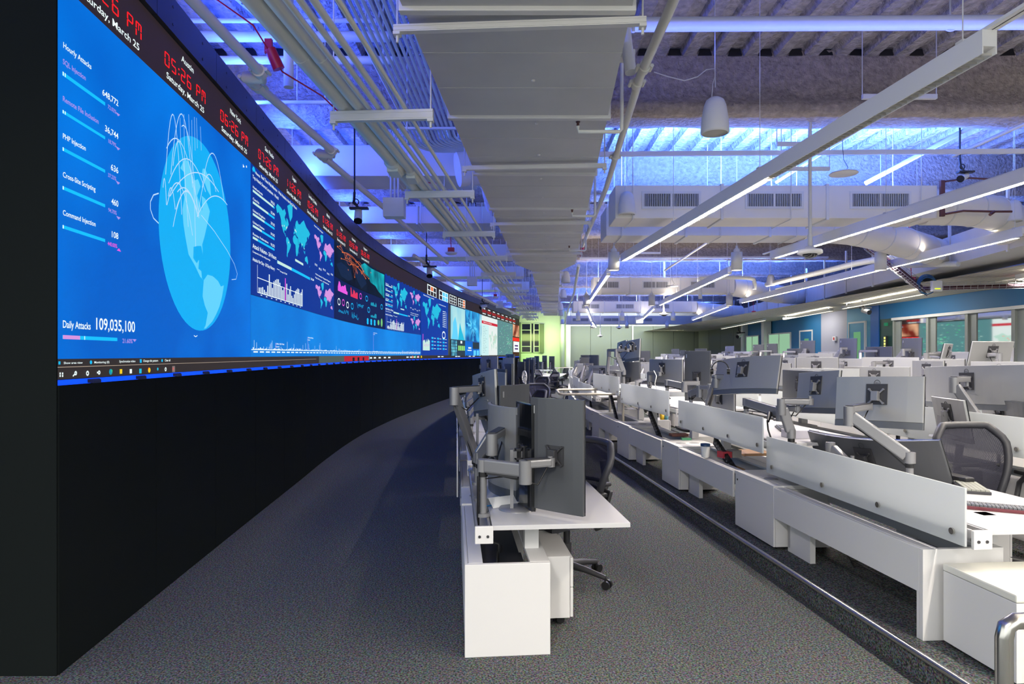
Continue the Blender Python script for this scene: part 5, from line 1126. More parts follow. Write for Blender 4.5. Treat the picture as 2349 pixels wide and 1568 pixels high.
# ---- task chair, faces -X (backrest on the +X side), origin on the floor
def chair_proto():
    e = empty('task_chair', (0, 0, -50))
    N, Mv = 14, 12
    def hw(v): return .175 + .105 * math.sin(min(1, v * 1.15) * PI / 2) ** 1.2 - (.10 * max(0, v - .78) ** 1.2 / .22 ** 1.2 if v > .78 else 0)
    def bp(u, v): return (.20 + .10 * v - .05 * math.sin(v * PI) - .055 * u * u * (1 - .3 * v), u * hw(v), .50 + .50 * v)
    vs = []; fs = []
    for j in range(Mv + 1):
        for i in range(N + 1): vs.append(bp(2 * i / N - 1, j / Mv))
    for j in range(Mv):
        for i in range(N): fs.append((j*(N+1)+i, j*(N+1)+i+1, (j+1)*(N+1)+i+1, (j+1)*(N+1)+i))
    MB().add(vs, fs, True).obj('backrest_mesh', M_chairmesh, e)
    ring = [bp(-1, j / Mv) for j in range(Mv + 1)] + [bp(2 * i / N - 1, 1) for i in range(1, N)] + [bp(1, 1 - j / Mv) for j in range(Mv + 1)] + [bp(1 - 2 * i / N, 0) for i in range(1, N)]
    mb = MB(); mb.tube(ring + [ring[0], ring[1]], .027, 8); mb.obj('back_frame', M_mesh, e)
    mb = MB(); mb.tube([(.30, 0, .86), (.33, 0, .68), (.26, 0, .50), (.10, 0, .42)], .026, 10); mb.tube([bp(-.8, .45), (.30, -.1, .70), (.31, 0, .70), (.30, .1, .70), bp(.8, .45)], .016, 8); mb.obj('back_support', M_dark, e)
    mb = MB(); mb.add([(.24, -.14, .53), (.24, .14, .53), (.27, .16, .66), (.27, -.16, .66), (.27, -.14, .53), (.27, .14, .53), (.30, .16, .66), (.30, -.16, .66)], [(0, 1, 2, 3), (7, 6, 5, 4), (0, 4, 5, 1), (1, 5, 6, 2), (2, 6, 7, 3), (3, 7, 4, 0)]); mb.obj('lumbar_pad', M_dark, e, bev=.01)
    vs = []; fs = []; n = 12
    for j in range(n + 1):
        for i in range(n + 1):
            u = 2 * i / n - 1; v = 2 * j / n - 1; x = v * .23 * (1 - .08 * u * u); y = u * .25 * (1 - .06 * v * v); vs.append((x - .02, y, .475 - .02 * (1 - u * u) - (.04 * max(0, -v - .4))))
    o_ = len(vs); vs += [(a, b, c - .035) for a, b, c in vs]
    for j in range(n):
        for i in range(n):
            a = j*(n+1)+i; q = (a, a+1, a+n+2, a+n+1); fs.append(q); fs.append(tuple(o_ + k for k in reversed(q)))
    for i in range(n):
        for a, b in ((i, i+1), (n*(n+1)+i+1, n*(n+1)+i), ((i+1)*(n+1), i*(n+1)), (i*(n+1)+n, (i+1)*(n+1)+n)): fs.append((a, o_ + a, o_ + b, b))
    MB().add(vs, fs).obj('seat', M_mesh, e)
    for s in (-1, 1):
        a = empty('armrest', (0, 0, 0)); a.parent = e
        mb = MB(); mb.tube([(.12, s * .22, .42), (.14, s * .30, .46), (.12, s * .31, .60), (.06, s * .31, .665)], .018, 8); mb.obj('arm_post', M_dark, a)
        mb = MB(); vs = []
        pr = [(-.14, .035), (-.10, .05), (.06, .055), (.13, .04), (.14, -.04), (.06, -.05), (-.10, -.045), (-.14, -.03)]
        mb.prism([(x, s * .31 + y) for x, y in pr], .665, .695); mb.obj('arm_pad', M_black, a, bev=.009)
    mb = MB(); mb.cyl((0, 0, .10), (0, 0, .40), .024, n=14); mb.cyl((0, 0, .10), (0, 0, .28), .034, n=14); mb.box(-.12, .14, -.09, .09, .395, .44); mb.obj('gas_lift', M_dark, e)
    mb = MB()
    for k in range(5):
        a = 2 * PI * k / 5 + .3; c, s = math.cos(a), math.sin(a)
        mb.tube([(c * .03, s * .03, .12), (c * .16, s * .16, .105), (c * .31, s * .31, .075)], [.03, .024, .018], 8)
    mb.obj('five_star_base', M_dark, e)
    for k in range(5):
        a = 2 * PI * k / 5 + .3; c, s = math.cos(a), math.sin(a); mb = MB()
        for q in (-1, 1): mb.cyl((c * .32 - s * .012 * q, s * .32 + c * .012 * q, .030), (c * .32 - s * .03 * q, s * .32 + c * .03 * q, .030), .030, n=16)
        mb.cyl((c * .31, s * .31, .03), (c * .31, s * .31, .075), .01, n=8); mb.obj('caster', M_black, e)
    remember(e); return e
CHAIR = chair_proto()
def put_chair(x, y, z, yaw, label, group='task chairs'): return place(CHAIR, USED, (x, y, z), math.radians(yaw), label, group, 'chair')
# ---- sit-stand desk: local +x towards the user, +y along the row; origin on its cabinet front line at floor level
def desk(Y, d, fz, L, ztop, label, grp, screen=True, full=True, depth=.80, x0=.08, sx=.02, ctop=.50, sz=(-.085, .21)):
    e = empty('sit_stand_desk', rowp(Y, d, fz), head(Y + L / 2), label, 'desk', grp)
    zt = ztop - fz; DREG.append((Y, Y + L, d, ztop))
    MB().box(x0 + .05, x0 + depth, .0, L, zt - .026, zt).obj('tabletop', M_desk, e, bev=.002)
    mb = MB(); mb.box(x0 - .04, x0 - .028, .02, L - .02, zt - .06, zt - .002); mb.box(x0 + .03, x0 + .042, .02, L - .02, zt - .06, zt - .002); mb.box(x0 - .04, x0 + .042, .02, L - .02, zt - .062, zt - .045); mb.obj('accessory_rail', M_alu, e)
    for k, y in enumerate((-.012, L - .008)):
        mb = MB(); mb.box(x0 - .045, x0 + .055, y, y + .02, zt - .095, zt + .0); b = mb.obj('rail_end_plate', M_white, e, bev=.004)
        if full:
            mb = MB(); [mb.cyl((x0 - .02 + q, y - .004, zt - .055), (x0 - .02 + q, y, zt - .055), .008, n=10) for q in (0, .045)]; mb.obj('bolt', M_dark, b)
    for y in (.32, L - .32):
        mb = MB(); xl = x0 + .30
        mb.box(xl - .035, xl + .035, y - .035, y + .035, ctop + .08, zt - .03); mb.box(xl - .042, xl + .042, y - .042, y + .042, ctop + .002, ctop + .15); mb.box(xl - .20, xl + .3, y - .03, y + .03, zt - .055, zt - .027)
        mb.obj('lifting_leg', M_white, e, bev=.003)
    if screen:
        mb = MB(); X = sx; mb.box(X - .006, X + .006, .01, L - .02, zt + sz[0], zt + sz[1]); s = mb.obj('frosted_screen', M_frost, e, bev=.002)
        if full:
            for y in (.09, .68, 1.28, L - .12):
                mb = MB(); mb.cyl((X - .016, y, zt - .025), (X + .03, y, zt - .025), .017, n=14); mb.obj('standoff_knob', M_steel, s)
    return e
# ---- low storage: cabinets and bridging trough behind the desks
def storage(Y, d, fz, y0, y1, y2, h, label, glabel, grp, deep=.46, endpanel=False, full=True, panel=.235):
    """trough from y0 to y1, cabinet from y1 to y2 (local along the row)"""
    T = empty('cable_trough_cabinet', rowp(Y, d, fz), head(Y + 1), glabel, 'storage bench', grp + ' troughs')
    MB().box(0, .018, y0, y1 - .004, h - panel, h - .002).obj('front_panel', M_white, T, bev=.002)
    mb = MB(); mb.box(.02, .10, y0, y1 - .004, h - .02, h); mb.box(.36, deep, y0, y1 - .004, h - .02, h); mb.obj('top_ledge', M_white, T, bev=.002)
    mb = MB(); mb.box(.10, .36, y0, y1 - .004, h - .16, h - .14); mb.box(.10, .36, y0 + .2, y0 + .5, h - .14, h - .10); mb.obj('cable_tray', M_dark, T)
    mb = MB(); mb.box(deep - .02, deep, y0, y1 - .004, h - .12, h - .022); mb.obj('rear_rail', M_white, T)
    if full:
        mb = MB(); mb.box(.10, .14, y1 - .35, y1 - .03, .0, h - panel); mb.box(.10, .42, y1 - .065, y1 - .03, .03, h - panel); mb.obj('support_leg', M_white, T)
    if endpanel: MB().box(0.0, deep, y0 - .03, y0 - .002, 0, h).obj('end_panel', M_white, T, bev=.003)
    if endpanel: MB().box(0.0, .07, y0, y0 + .018, 0, h - panel).obj('corner_fillet', M_white, T)
    Cb = empty('storage_cabinet', rowp(Y, d, fz), head(Y + 1), label, 'cabinet', grp)
    MB().box(.018, deep, y1, y2, .02, h - .022).obj('cabinet_body', M_white, Cb, bev=.002)
    MB().box(.0, .016, y1 + .002, y2 - .002, .02, h - .004).obj('back_panel', M_white, Cb, bev=.002)
    MB().box(-.002, deep + .01, y1 - .0, y2, h - .02, h + .012).obj('cabinet_top', M_white, Cb, bev=.003)
    if full:
        mb = MB(); mb.cyl((-.004, y2 - .05, h - .06), (.002, y2 - .05, h - .06), .009, n=10); mb.obj('lock', M_dark, Cb)
        for k in range(2):
            mb = MB(); mb.lathe([(0, .002), (.055, .002), (.058, 0)], (.12 + .16 * k, y1 + .28, h + .012), 20); mb.obj('round_pad', mat('grey round pad', (.3, .3, .31), .5), Cb)
    return T, Cb
def spine(p, q, label):
    """black ladder-like cable spine between tabletop and trough"""
    p, q = Vector(p), Vector(q); e = empty('cable_spine', q, 0, label, 'cable spine', 'black cable spines under the front row desks'); R = Matrix.Translation(-q)
    t = (q - p); L = t.length; t.normalize(); u = t.cross(Vector((1, 0, 0))).normalized()
    mb = MB(); mb.T = R
    for k in range(11):
        c = p + t * L * (k + .5) / 11; mb.beam(c - t * L / 22 * .82, c + t * L / 22 * .82, .075, .035, (1, 0, 0))
    mb.obj('spine_links', M_black, e)
    mb = MB(); mb.T = R
    for k in range(10):
        c = p + t * L * (k + 1) / 11; mb.cyl(c - Vector((.02, 0, 0)), c - Vector((.014, 0, 0)), .010, n=8)
    mb.obj('spine_holes', mat('spine hole grey', (.25, .26, .27), .6), e)
    return e
def pedestal(Y, d, fz, x0, x1, y0, y1, h, label, grp=None, m=M_white):
    e = empty('drawer_pedestal', rowp(Y, d, fz), head(Y), label, 'drawer unit', grp)
    MB().box(x0, x1 - .02, y0, y1, .05, h).obj('carcass', m, e, bev=.003)
    for k in range(3 if h > .5 else 2):
        n = 3 if h > .5 else 2; a = .055 + (h - .06) * k / n; b = .055 + (h - .06) * (k + 1) / n - .006
        f = MB().box(x1 - .017, x1, y0 + .002, y1 - .002, a, b).obj('drawer', m, e, bev=.002); MB().box(x1, x1 + .012, (y0 + y1) / 2 - .06, (y0 + y1) / 2 + .06, b - .03, b - .02).obj('handle', M_dark, f)
    for sx in (x0 + .05, x1 - .07):
        for sy in (y0 + .05, y1 - .05): mb = MB(); mb.cyl((sx, sy - .01, .025), (sx, sy + .01, .025), .025, n=12); mb.box(sx - .01, sx + .01, sy - .01, sy + .01, .03, .055); mb.obj('caster', M_black, e)
    return e
# ---- small things
def keyboard(p, yaw, w=.44, dp=.13, label='', key=M_band, body=M_black, accent=False, name='keyboard'):
    e = empty(name, p, math.radians(yaw), label, 'keyboard')
    MB().box(-w/2, w/2, -dp/2, dp/2, 0, .018).obj('key_case', body, e, bev=.003)
    mb = MB(); nx = int(w / .0195)
    for r in range(5):
        for i in range(nx): x = -w/2 + .008 + i * (w - .016) / nx; y = -dp/2 + .008 + r * (dp - .016) / 5; mb.box(x, x + (w - .016) / nx - .003, y, y + (dp - .016) / 5 - .003, .018, .028)
    mb.obj('keys', key, e)
    if accent: MB().box(-w/2 + .01, -w/2 + .045, -dp/2 + .008, -dp/2 + .028, .02, .030).obj('orange_key', emat('x', 0, 0, 0) if 0 else mat('orange keycap', (.8, .12, .03), .5), e)
    return e
def mouse(p, yaw, label):
    e = empty('mouse', p, math.radians(yaw), label, 'mouse'); mb = MB(); vs = []; n = 10
    mb.lathe([(0, .034), (.016, .032), (.028, .022), (.033, .008), (.032, 0), (0, 0)], n=16); mb.v = [(x * 1.7, y, z) for x, y, z in mb.v]; mb.obj('mouse_body', M_dark, e)
    mb = MB(); mb.cyl((.03, -.004, .028), (.03, .004, .028), .009, n=10); mb.obj('scroll_wheel', M_black, e); return e
def cup(p, r, h, m, label, name='cup', lid=None):
    e = empty(name, p, 0, label, 'cup'); mb = MB(); mb.lathe([(0, .004), (r * .8, 0), (r * .82, .004), (r, h), (r * .92, h), (r * .75, .01), (0, .01)], n=18); mb.obj('cup_body', m, e)
    if lid: mb = MB(); mb.lathe([(r * 1.05, h), (r * 1.05, h + .025), (0, h + .028)], n=18); mb.obj('lid', lid, e)
    return e
def bottle(p, label, m, capm):
    e = empty('bottle', p, 0, label, 'bottle'); mb = MB(); mb.lathe([(0, 0), (.033, 0), (.034, .02), (.034, .13), (.028, .16), (.013, .185), (.013, .2)], n=18); mb.obj('bottle_body', m, e)
    mb = MB(); mb.lathe([(.015, .198), (.015, .222), (0, .222)], n=14); mb.obj('bottle_cap', capm, e); return e
def headset(p, yaw, label, s=1.0):
    e = empty('headset', p, math.radians(yaw), label, 'headset'); mb = MB(); mb.torus((0, 0, 0), .085 * s, .007 * s, 'X', 20, 6, 0, PI); mb.obj('headband', M_black, e)
    for q in (-1, 1): mb = MB(); mb.cyl((0, q * .07 * s, -.02), (0, q * .1 * s, -.02), .034 * s, n=16); mb.obj('ear_cup', M_black, e)
    mb = MB(); mb.tube([(0, .09 * s, -.03), (-.06 * s, .09 * s, -.07), (-.1 * s, .05 * s, -.08)], .004, 6); mb.obj('mic_boom', M_black, e); return e
# ================================================================ ROW ONE (left, on the main floor)
d1 = 2.12; L = 2.05; g = 'desks in the left row'
xd = lambda p, d, Y: p
def dl(o, d, Y, lx, ly, z):      # a point in the local frame of a desk at (d, Y)
    a = head(Y + L / 2); b = rowp(Y, d, 0); c, s = math.cos(a), math.sin(a); return Vector((b.x + lx * c - ly * s, b.y + lx * s + ly * c, z))
Y0 = 3.56; k = 0; rows1 = []
rj = random.Random(11)
while Y0 + k * 2.08 < 40:
    Y = Y0 + k * 2.08; rows1.append(Y); zt = .715 if k == 0 else (.72 + .04 * rj.random() if k < 3 else .74 + .12 * rj.random())
    desk(Y, d1, 0, 2.0, zt, 'white sit-stand desk in the left row, %s to the viewer' % ORD[min(k, 19)] if k < 10 else 'far white desk in the left row, %s from the viewer' % ORD[k], g, screen=False, full=k < 3, x0=.10, depth=.82, ctop=.50)
    storage(Y, d1, 0, .03, 1.42, 2.03, .505, 'low white cabinet in the left row, %s to the viewer' % ORD[min(k, 19)], 'white trough bench in the left row, %s to the viewer' % ORD[min(k, 19)], 'cabinets in the left row', deep=.47, endpanel=(k == 0), full=k < 3, panel=.25 if k else .44)
    if k and k < 8:
        e = empty('modesty_screen', dl(None, d1, Y, -.03, .1, .40), head(Y + 1), 'white privacy panel on the left row, %s of its kind' % ORD[k - 1], 'privacy panel', 'privacy panels facing the video wall'); MB().box(-.006, .006, 0, 1.75, 0, .36).obj('screen_panel', M_white, e, bev=.002)
        mb = MB(); [mb.cyl((-.014, y, .3), (-.006, y, .3), .014, n=10) for y in (.12, .85, 1.6)]; mb.obj('panel_knobs', M_dark, e)
    k += 1
e = empty('drawer_pedestal', (0, 0, 0)); bpy.data.objects.remove(e)
pedestal(3.9, d1, 0, .47, .665, .02, .62, .425, 'white mobile drawer unit under the nearest left desk')
MB_ = MB()
# the near desk's furniture
put_mon('port27', at(1279, 1043, 3.72), 50, 'big dark portrait monitor nearest the viewer, with silver arm')
arm(dl(None, d1, Y0, .10, .22, .715), at(1205, 1078, 3.60), at(1262, 1046, 3.66), '', .26)
mpx('portblk', 1207, 1040, 3.98, 36, 'black glossy portrait monitor just left of the nearest one')
put_mon('curvebig', at(1166, 1032, 4.42), 24, 'big curved silver monitor seen nearly edge-on left of the nearest one')
arm(dl(None, d1, Y0, .10, .62, .715), at(1128, 1015, 3.98), at(1152, 1000, 4.3), '', .24)
put_mon('port27', at(1178, 978, 5.0), 143, 'olive-reflecting monitor standing behind the big curved one', 0, 0)
arm(dl(None, d1, Y0, .10, 1.15, .715), at(1140, 975, 4.75), at(1172, 965, 4.9), '', .16)
mpx('flat24', 1114, 903, 5.15, 52, 'light grey tilted monitor on the leftmost arm', -1, 0, -7)
arm(dl(None, d1, Y0, .08, 1.62, .715), at(1042, 905, 4.85), at(1098, 903, 5.05), '', .10)
mpx('flat24', 1120, 955, 5.3, 36, 'dark lower monitor under the leftmost tilted one', -1, -20, 0)
cup(dl(None, d1, Y0, .24, 1.0, .715), .035, .10, mat('clear plastic', (.7, .75, .8), .1, trans=.8), 'clear glass on the nearest left desk behind the arm')
cup(dl(None, d1, Y0, .30, .78, .715), .032, .09, M_paper, 'white paper cup on the nearest left desk')
bottle(dl(None, d1, Y0, .22, 1.22, .715), 'clear water bottle on the nearest left desk', mat('clear plastic', (.7, .75, .8), .1, trans=.8), mat('blue cap', (.02, .1, .5), .4))
e = empty('folded_paper', dl(None, d1, Y0, .24, .48, .717), .5, 'white folded paper lying by the base of the nearest portrait monitor', 'paper'); mb = MB(); mb.add([(-.09, -.05, 0), (.09, -.05, 0), (.09, .02, .05), (-.09, .02, .05), (.09, .09, .0), (-.09, .09, .0)], [(0, 1, 2, 3), (3, 2, 4, 5)]); mb.obj('paper_sheet', M_paper, e)
mb = MB(); p = dl(None, d1, Y0, .14, .45, .72); mb.tube([p, p + Vector((.03, .02, .0)), p + Vector((.08, .0, .002)), p + Vector((.13, -.05, .0))], .0035, 6); tag(mb.obj('blue_cable', mat('bright blue cable', (.02, .25, .6), .5)), 'short blue cable on the nearest left desk', 'cable')
mb = MB(); p = dl(None, d1, Y0, .08, .20, .60); q = dl(None, d1, Y0, .2, .3, .4); mb.tube([p + Vector((0, 0, .35)), p, q + Vector((0, .1, .1)), q, dl(None, d1, Y0, .25, .8, .37)], .008, 8); tag(mb.obj('cable_bundle', M_black), 'black cables dropping through the rail of the nearest left desk', 'cable')
# chairs of row one
put_chair(.40, 4.78, 0, 22, 'dark mesh chair tucked behind the nearest portrait monitor')
put_chair(.36, 6.55, 0, 20, 'second dark chair along the aisle, back just above the desk')
put_chair(.50, 8.2, 0, 80, 'chair whose rounded back shows above the nearest monitor')
for i, (px, Yc, yaw, lab) in enumerate(((1226, 12.6, 160, 'dark office chair in the aisle left of the handrail'), (1241, 14.2, 110, 'wide-backed chair turned to the camera in the aisle'), (1212, 11.6, 20, 'chair half hidden beside the small fan desk'), (1252, 21, 200, 'thin framed chair by the far left desks'), (1262, 23.5, 30, 'far aisle chair left of the handrail post'),
        (1282, 31, 190, 'far chair under the round sage column'), (1290, 33, 20, 'farthest chair beside the round sage column'), (1232, 18.5, 45, 'black chair behind the wide-backed one'), (1245, 27, 150, 'small far chair before the green wall'))):
    put_chair((px - CX) / F * Yc, Yc, 0, yaw, lab)
# monitors of row one
def cluster(px, py, Y, kind, yaw, lab, tilt=0, withdesk=None): return put_mon(kind, at(px, py, Y), yaw, lab, tilt)
M1 = [(1124, 842, 11, 'flat27', 37, 'light grey-backed monitor, leftmost of the far left cluster'), (1113, 846, 11.7, 'curve34', 18, 'pale curved monitor behind the leftmost of the far left cluster'), (1150, 847, 12, 'flat24', 19, 'small blue-grey monitor in the far left cluster'),
      (1139, 878, 8.4, 'dark34', 44, 'black-topped wide monitor in front of the far left cluster'), (1142, 890, 7.5, 'flat27', 38, 'pale monitor in front of the black-topped one'), (1168, 888, 8.8, 'port27', 16, 'dark portrait monitor right of the black-topped one'),
      (1170, 866, 10, 'curvebig', 20, 'tall silver monitor highest of the far left cluster'), (1171, 834, 12.5, 'dark34', 19, 'black-edged monitor on top of the far left cluster'),
      (1185, 858, 12.4, 'portc', 10, 'white-backed portrait monitor near the fan'), (1197, 872, 11.2, 'port27', 16, 'dark green portrait monitor left of the fan'), (1208, 852, 15.5, 'portc', 14, 'grey narrow monitor above the aisle chairs'), (1219, 852, 17.5, 'port27', 13, 'dark portrait monitor above the aisle chairs'),
      (1214, 832, 21.5, 'flat24', 12, 'small dark monitor before the green wall base'), (1222, 830, 25.5, 'flat27', 12, 'far silver monitor near the window base'), (1231.5, 833, 28.5, 'port27', 10, 'black portrait monitor, left of three against the green wall'), (1249.5, 831, 30.0, 'port27', 10, 'black portrait monitor, middle of three against the green wall'),
      (1266, 832, 31.0, 'port27', 12, 'black portrait monitor, right of three against the green wall'), (1240, 838, 29, 'flat24', 9, 'pale small monitor between the black portrait ones')]
for px, py, Y, kd, pw, lab in M1:
    mpx(kd, px, py, Y, pw, lab); c = at(px, py, Y); s = Vector((wX(Y) + d1 + .13, Y, .74))
    if Y < 20: arm(s, (s + c) / 2 + Vector((0, .12, .10)), c - Vector((.03, .02, 0)), '', .12)
for i, Y in enumerate((27.6, 29.8)): desk(Y, 2.95, 0, 2.1, .74, 'far left extra desk under the black portrait monitors, %s one' % ('nearer', 'farther')[i], 'far extra desks', screen=False, full=False, depth=1.0, ctop=.02)
# fan
e = empty('desk_fan', at(1203, 864, 10.6), math.radians(200), 'small white round fan on the left row desks', 'fan'); mb = MB(); mb.torus((0, 0, 0), .095, .010, 'X', 26, 8); mb.torus((0.02, 0, 0), .06, .004, 'X', 20, 6)
for a in range(12): mb.cyl((0.015, 0, 0), (0.01, .095 * math.cos(a * PI / 6), .095 * math.sin(a * PI / 6)), .003, n=5)
mb.obj('fan_grille', M_paper, e); mb = MB()
for a in range(3): b = a * 2.09; mb.add([(0, 0, 0), (0, .07 * math.cos(b), .07 * math.sin(b)), (.015, .07 * math.cos(b + .7), .07 * math.sin(b + .7)), (.01, .02 * math.cos(b + 1), .02 * math.sin(b + 1))], [(0, 1, 2, 3)])
mb.obj('fan_blades', M_silver, e); mb = MB(); mb.cyl((-.03, 0, 0), (.0, 0, 0), .03, n=14); mb.tube([(-.02, 0, -.02), (-.02, 0, -.17)], .012, 8); mb.lathe([(0, 0), (.06, 0), (.05, .015), (0, .02)], (-.02, 0, -.19), 18); mb.obj('fan_stand', M_paper, e)
e = empty('red_bag', dl(None, d1, Y0, .35, 1.9, .72), 0, 'crumpled red and white packet on the near left desk end', 'packet'); mb = MB(); r = random.Random(1)
for k in range(9): x, y, z = r.uniform(-.05, .05), r.uniform(-.05, .05), r.uniform(0, .05); mb.box(x - .03, x + .03, y - .02, y + .03, z, z + .03)
mb.obj('packet_body', mat('red packet', (.55, .08, .07), .4), e, bev=.008)
# ================================================================ ROW A (front row on the first tier)
dA = 4.55; g = 'front row desks with frosted screens'
hA = [.77, .93, 1.01, 1.10, .86, .92, .84, .88, .82, .9, .83, .86, .84, .84]
nm = ['nearest', 'second nearest', 'third nearest', 'fourth nearest', 'fifth nearest', 'sixth nearest', 'seventh nearest', 'eighth nearest', 'ninth nearest', 'tenth nearest', 'eleventh', 'twelfth', 'thirteenth', 'fourteenth']
YA = [3.27, 5.32, 7.68, 10.02] + [12.3 + 2.1 * i for i in range(10)]
for k, Y in enumerate(YA):
    L2 = [2.12, 2.06, 2.25, 2.1][k] if k < 4 else 2.02
    desk(Y, dA + .06, P1, L2, hA[k], '%s white desk of the front row, behind its frosted screen' % nm[k], g, True, k < 6, x0=.09, sx=-.03 + (.0 if k else .05), ctop=.49, depth=.86)
ST = [(3.50, 1.60, 2.30), (5.84, 1.43, 2.03), (7.90, 1.44, 2.10), (10.02, 1.4, 2.05)] + [(12.1 + 2.1 * i, 1.45, 2.05) for i in range(10)]
for k, (Y, b, c) in enumerate(ST):
    storage(Y, dA, P1, .0, b, c, .486, '%s low white cabinet under the front row screens' % nm[k], '%s long white trough bench under the front row screens' % nm[k], 'cabinets under the front row', endpanel=(k == 0), full=k < 6)
    if k < 8: pedestal(Y, dA, P1, .55, 1.0, .5, .95, .46, 'white drawer unit under the %s desk of the front row' % nm[k])
e = empty('low_cabinet', (2.30, 2.98, P1), math.radians(4), 'white low cushion-top box at the bottom right corner', 'cabinet')
MB().box(0, .75, 0, .46, .02, .385).obj('cabinet_body', M_white, e, bev=.003); MB().box(-.002, .752, -.002, .462, .387, .425).obj('cabinet_top', mat('cream cushion top', (.78, .77, .70), .5), e, bev=.008)
def dA_(k, lx, ly, z):
    Y = YA[k]; a = head(Y + 1); b = rowp(Y, dA + .06, 0); c, s = math.cos(a), math.sin(a); return Vector((b.x + lx * c - ly * s, b.y + lx * s + ly * c, z))
for k, (a, b) in enumerate((((1640, 1010), (1690, 1073)), ((1490, 945), (1518, 1003)), ((1401, 905), (1417, 961)), ((1348, 889), (1357, 925)))):
    Y = (6.7, 8.9, 11.2, 13.3)[k]; x = wX(Y) + dA + .16; Y1 = Y
    ka = (a[0] - CX) / F; kb = (b[0] - CX) / F
    Ya = next(y for y in [2 + .02 * i for i in range(1500)] if (wX(y) + dA + .16) / y < ka); Yb = next(y for y in [2 + .02 * i for i in range(1500)] if (wX(y) + dA + .16) / y < kb)
    spine((ka * Ya, Ya, EYE - (a[1] - HZ) * Ya / F), (kb * Yb, Yb, P1 + .40), '%s black slanting cable spine between desk and bench' % nm[k])
# nearest desk objects
zt = hA[0]
keyboard(onz(2228, 1122, zt + .001), 68, .33, .14, 'black split-top keyboard with pale keys at the monitor foot', mat('pale keys', (.30, .31, .27), .5), M_dark)
keyboard(onz(2300, 1170, zt + .001), 152, .36, .12, 'dark red mechanical keyboard with one orange key', M_band, mat('dark red case', (.12, .02, .03), .4), True)
zb = hA[1]; keyboard(onz(1800, 985, zb + .001), 75, .42, .13, 'dark keyboard on the second front row desk', M_band); mouse(onz(1783, 964, zb + .001), 30, 'dark mouse above the keyboard on the second desk')
e = empty('small_box', onz(1835, 1003, zb), .1, 'pale lilac patterned box on the second front row desk', 'box'); MB().box(-.13, .13, -.08, .08, 0, .07).obj('box_body', mat('pale lilac card', (.6, .58, .66), .6), e, bev=.003)
cup(onz(1618, 1048, .63), .045, .11, M_paper, 'white tub with dark blue lid on the bench', 'storage_tub', mat('navy lid', (.02, .06, .14), .4))
e = empty('snack_box', onz(1672, 1048, .64), .3, 'small red and grey snack boxes on the bench', 'box'); MB().box(-.10, .0, -.05, .05, 0, .06).obj('red_box', mat('red card', (.5, .04, .06), .5), e); MB().box(.01, .11, -.05, .05, 0, .07).obj('grey_box', mat('grey card', (.4, .38, .38), .5), e)
e = empty('cardboard_box', (onz(1718, 1090, P1)), .2, 'brown cardboard box on the floor behind the bench', 'box'); MB().box(-.2, .25, -.15, .2, 0, .30).obj('carton', mat('brown cardboard', (.22, .13, .07), .7), e)
e = empty('brown_pouch', onz(1555, 1000, .625), .1, 'flat brown pouch lying on the bench', 'pouch'); MB().box(-.10, .12, -.06, .06, 0, .035).obj('pouch_body', mat('reddish brown leather', (.22, .09, .07), .6), e, bev=.012)
cup(onz(1519, 962, .63), .04, .09, mat('yellow plastic', (.7, .45, .02), .4), 'yellow cup under the third front row desk', 'cup'); cup(onz(1528, 962, .63), .04, .10, mat('teal plastic', (.12, .30, .34), .4), 'teal cup beside the yellow one', 'cup')
e = empty('phone_adapter', onz(1573, 1008, .63), 0, 'small green packet on the bench beside the brown pouch', 'packet'); MB().box(-.05, .06, -.03, .03, 0, .02).obj('packet_body', mat('green packet', (.1, .4, .2), .5), e)
mb = MB(); mb.tube([onz(1935, 1250, P1 + .01), onz(1960, 1300, P1 + .01), onz(1990, 1290, P1 + .01), onz(1955, 1285, P1 + .01), onz(2000, 1310, P1 + .012), onz(2030, 1325, P1 + .01)], .004, 6); tag(mb.obj('floor_cable', M_black), 'tangled black cables on the carpet under the front bench', 'cable')
# monitors of row A placed as in the photograph
MA = [('flat27', 2015, 922, 4.75, 200, 'large grey monitor held by the long silver arm', 8, -2), ('flat24', 1877, 900, 5.3, 92, 'grey monitor folded back left of the long silver arm', 8, -4),
      ('big49d', 2008, 1052, 4.95, 310, 'huge dark ultrawide monitor leaning low behind the nearest screen', -20, -3), ('dark34', 1846, 893, 6.4, 100, 'black and navy monitor behind the folded grey one', 0, 0),
      ('curve34', 1712, 863, 6.3, 142, 'big grey curved monitor with headset hung on its corner', 14, -4), ('port27', 1601, 862, 8.3, 58, 'dark grey portrait monitor right of the blue-grey wide one', 0, 0), ('curve34', 1528, 854, 8.8, 76, 'wide blue-grey monitor with white cable in the third desk', 0, 0),
      ('flat27', 1655, 922, 7.1, 60, 'olive monitor low behind the third frosted screen', 0, 0), ('portc', 1447, 872, 10.6, 42, 'curved blue-grey portrait monitor under the raised pair', 0, 0), ('flat24', 1452, 804, 10.4, 34, 'raised monitor with black headset, highest of the front row', 4, -4), ('flat24', 1427, 806, 10.9, 20, 'raised monitor just left of the one with the headset', 4, -4)]
for kd, px, py, Y, pw, lab, tl, ro in MA: mpx(kd, px, py, Y, pw, lab, -1, tl, ro)
headset(at(1652, 846, 6.0), 70, 'black headset hanging on the corner of the big curved monitor', .85); headset(at(1447, 795, 10.15), 70, 'black headset on the highest raised monitor', .9)
arm(at(2087, 1125, 4.25), at(1948, 950, 4.45), at(1992, 930, 4.68), '', .18)
arm(at(1815, 1010, 5.25), at(1793, 930, 5.25), at(1858, 908, 5.2), 'silver arm with tall elbow beside the folded grey monitor', .02)
arm(at(1712, 985, 6.0), at(1790, 945, 5.4), at(1830, 918, 5.3), 'silver arm crossing left of the folded grey monitor', .22)
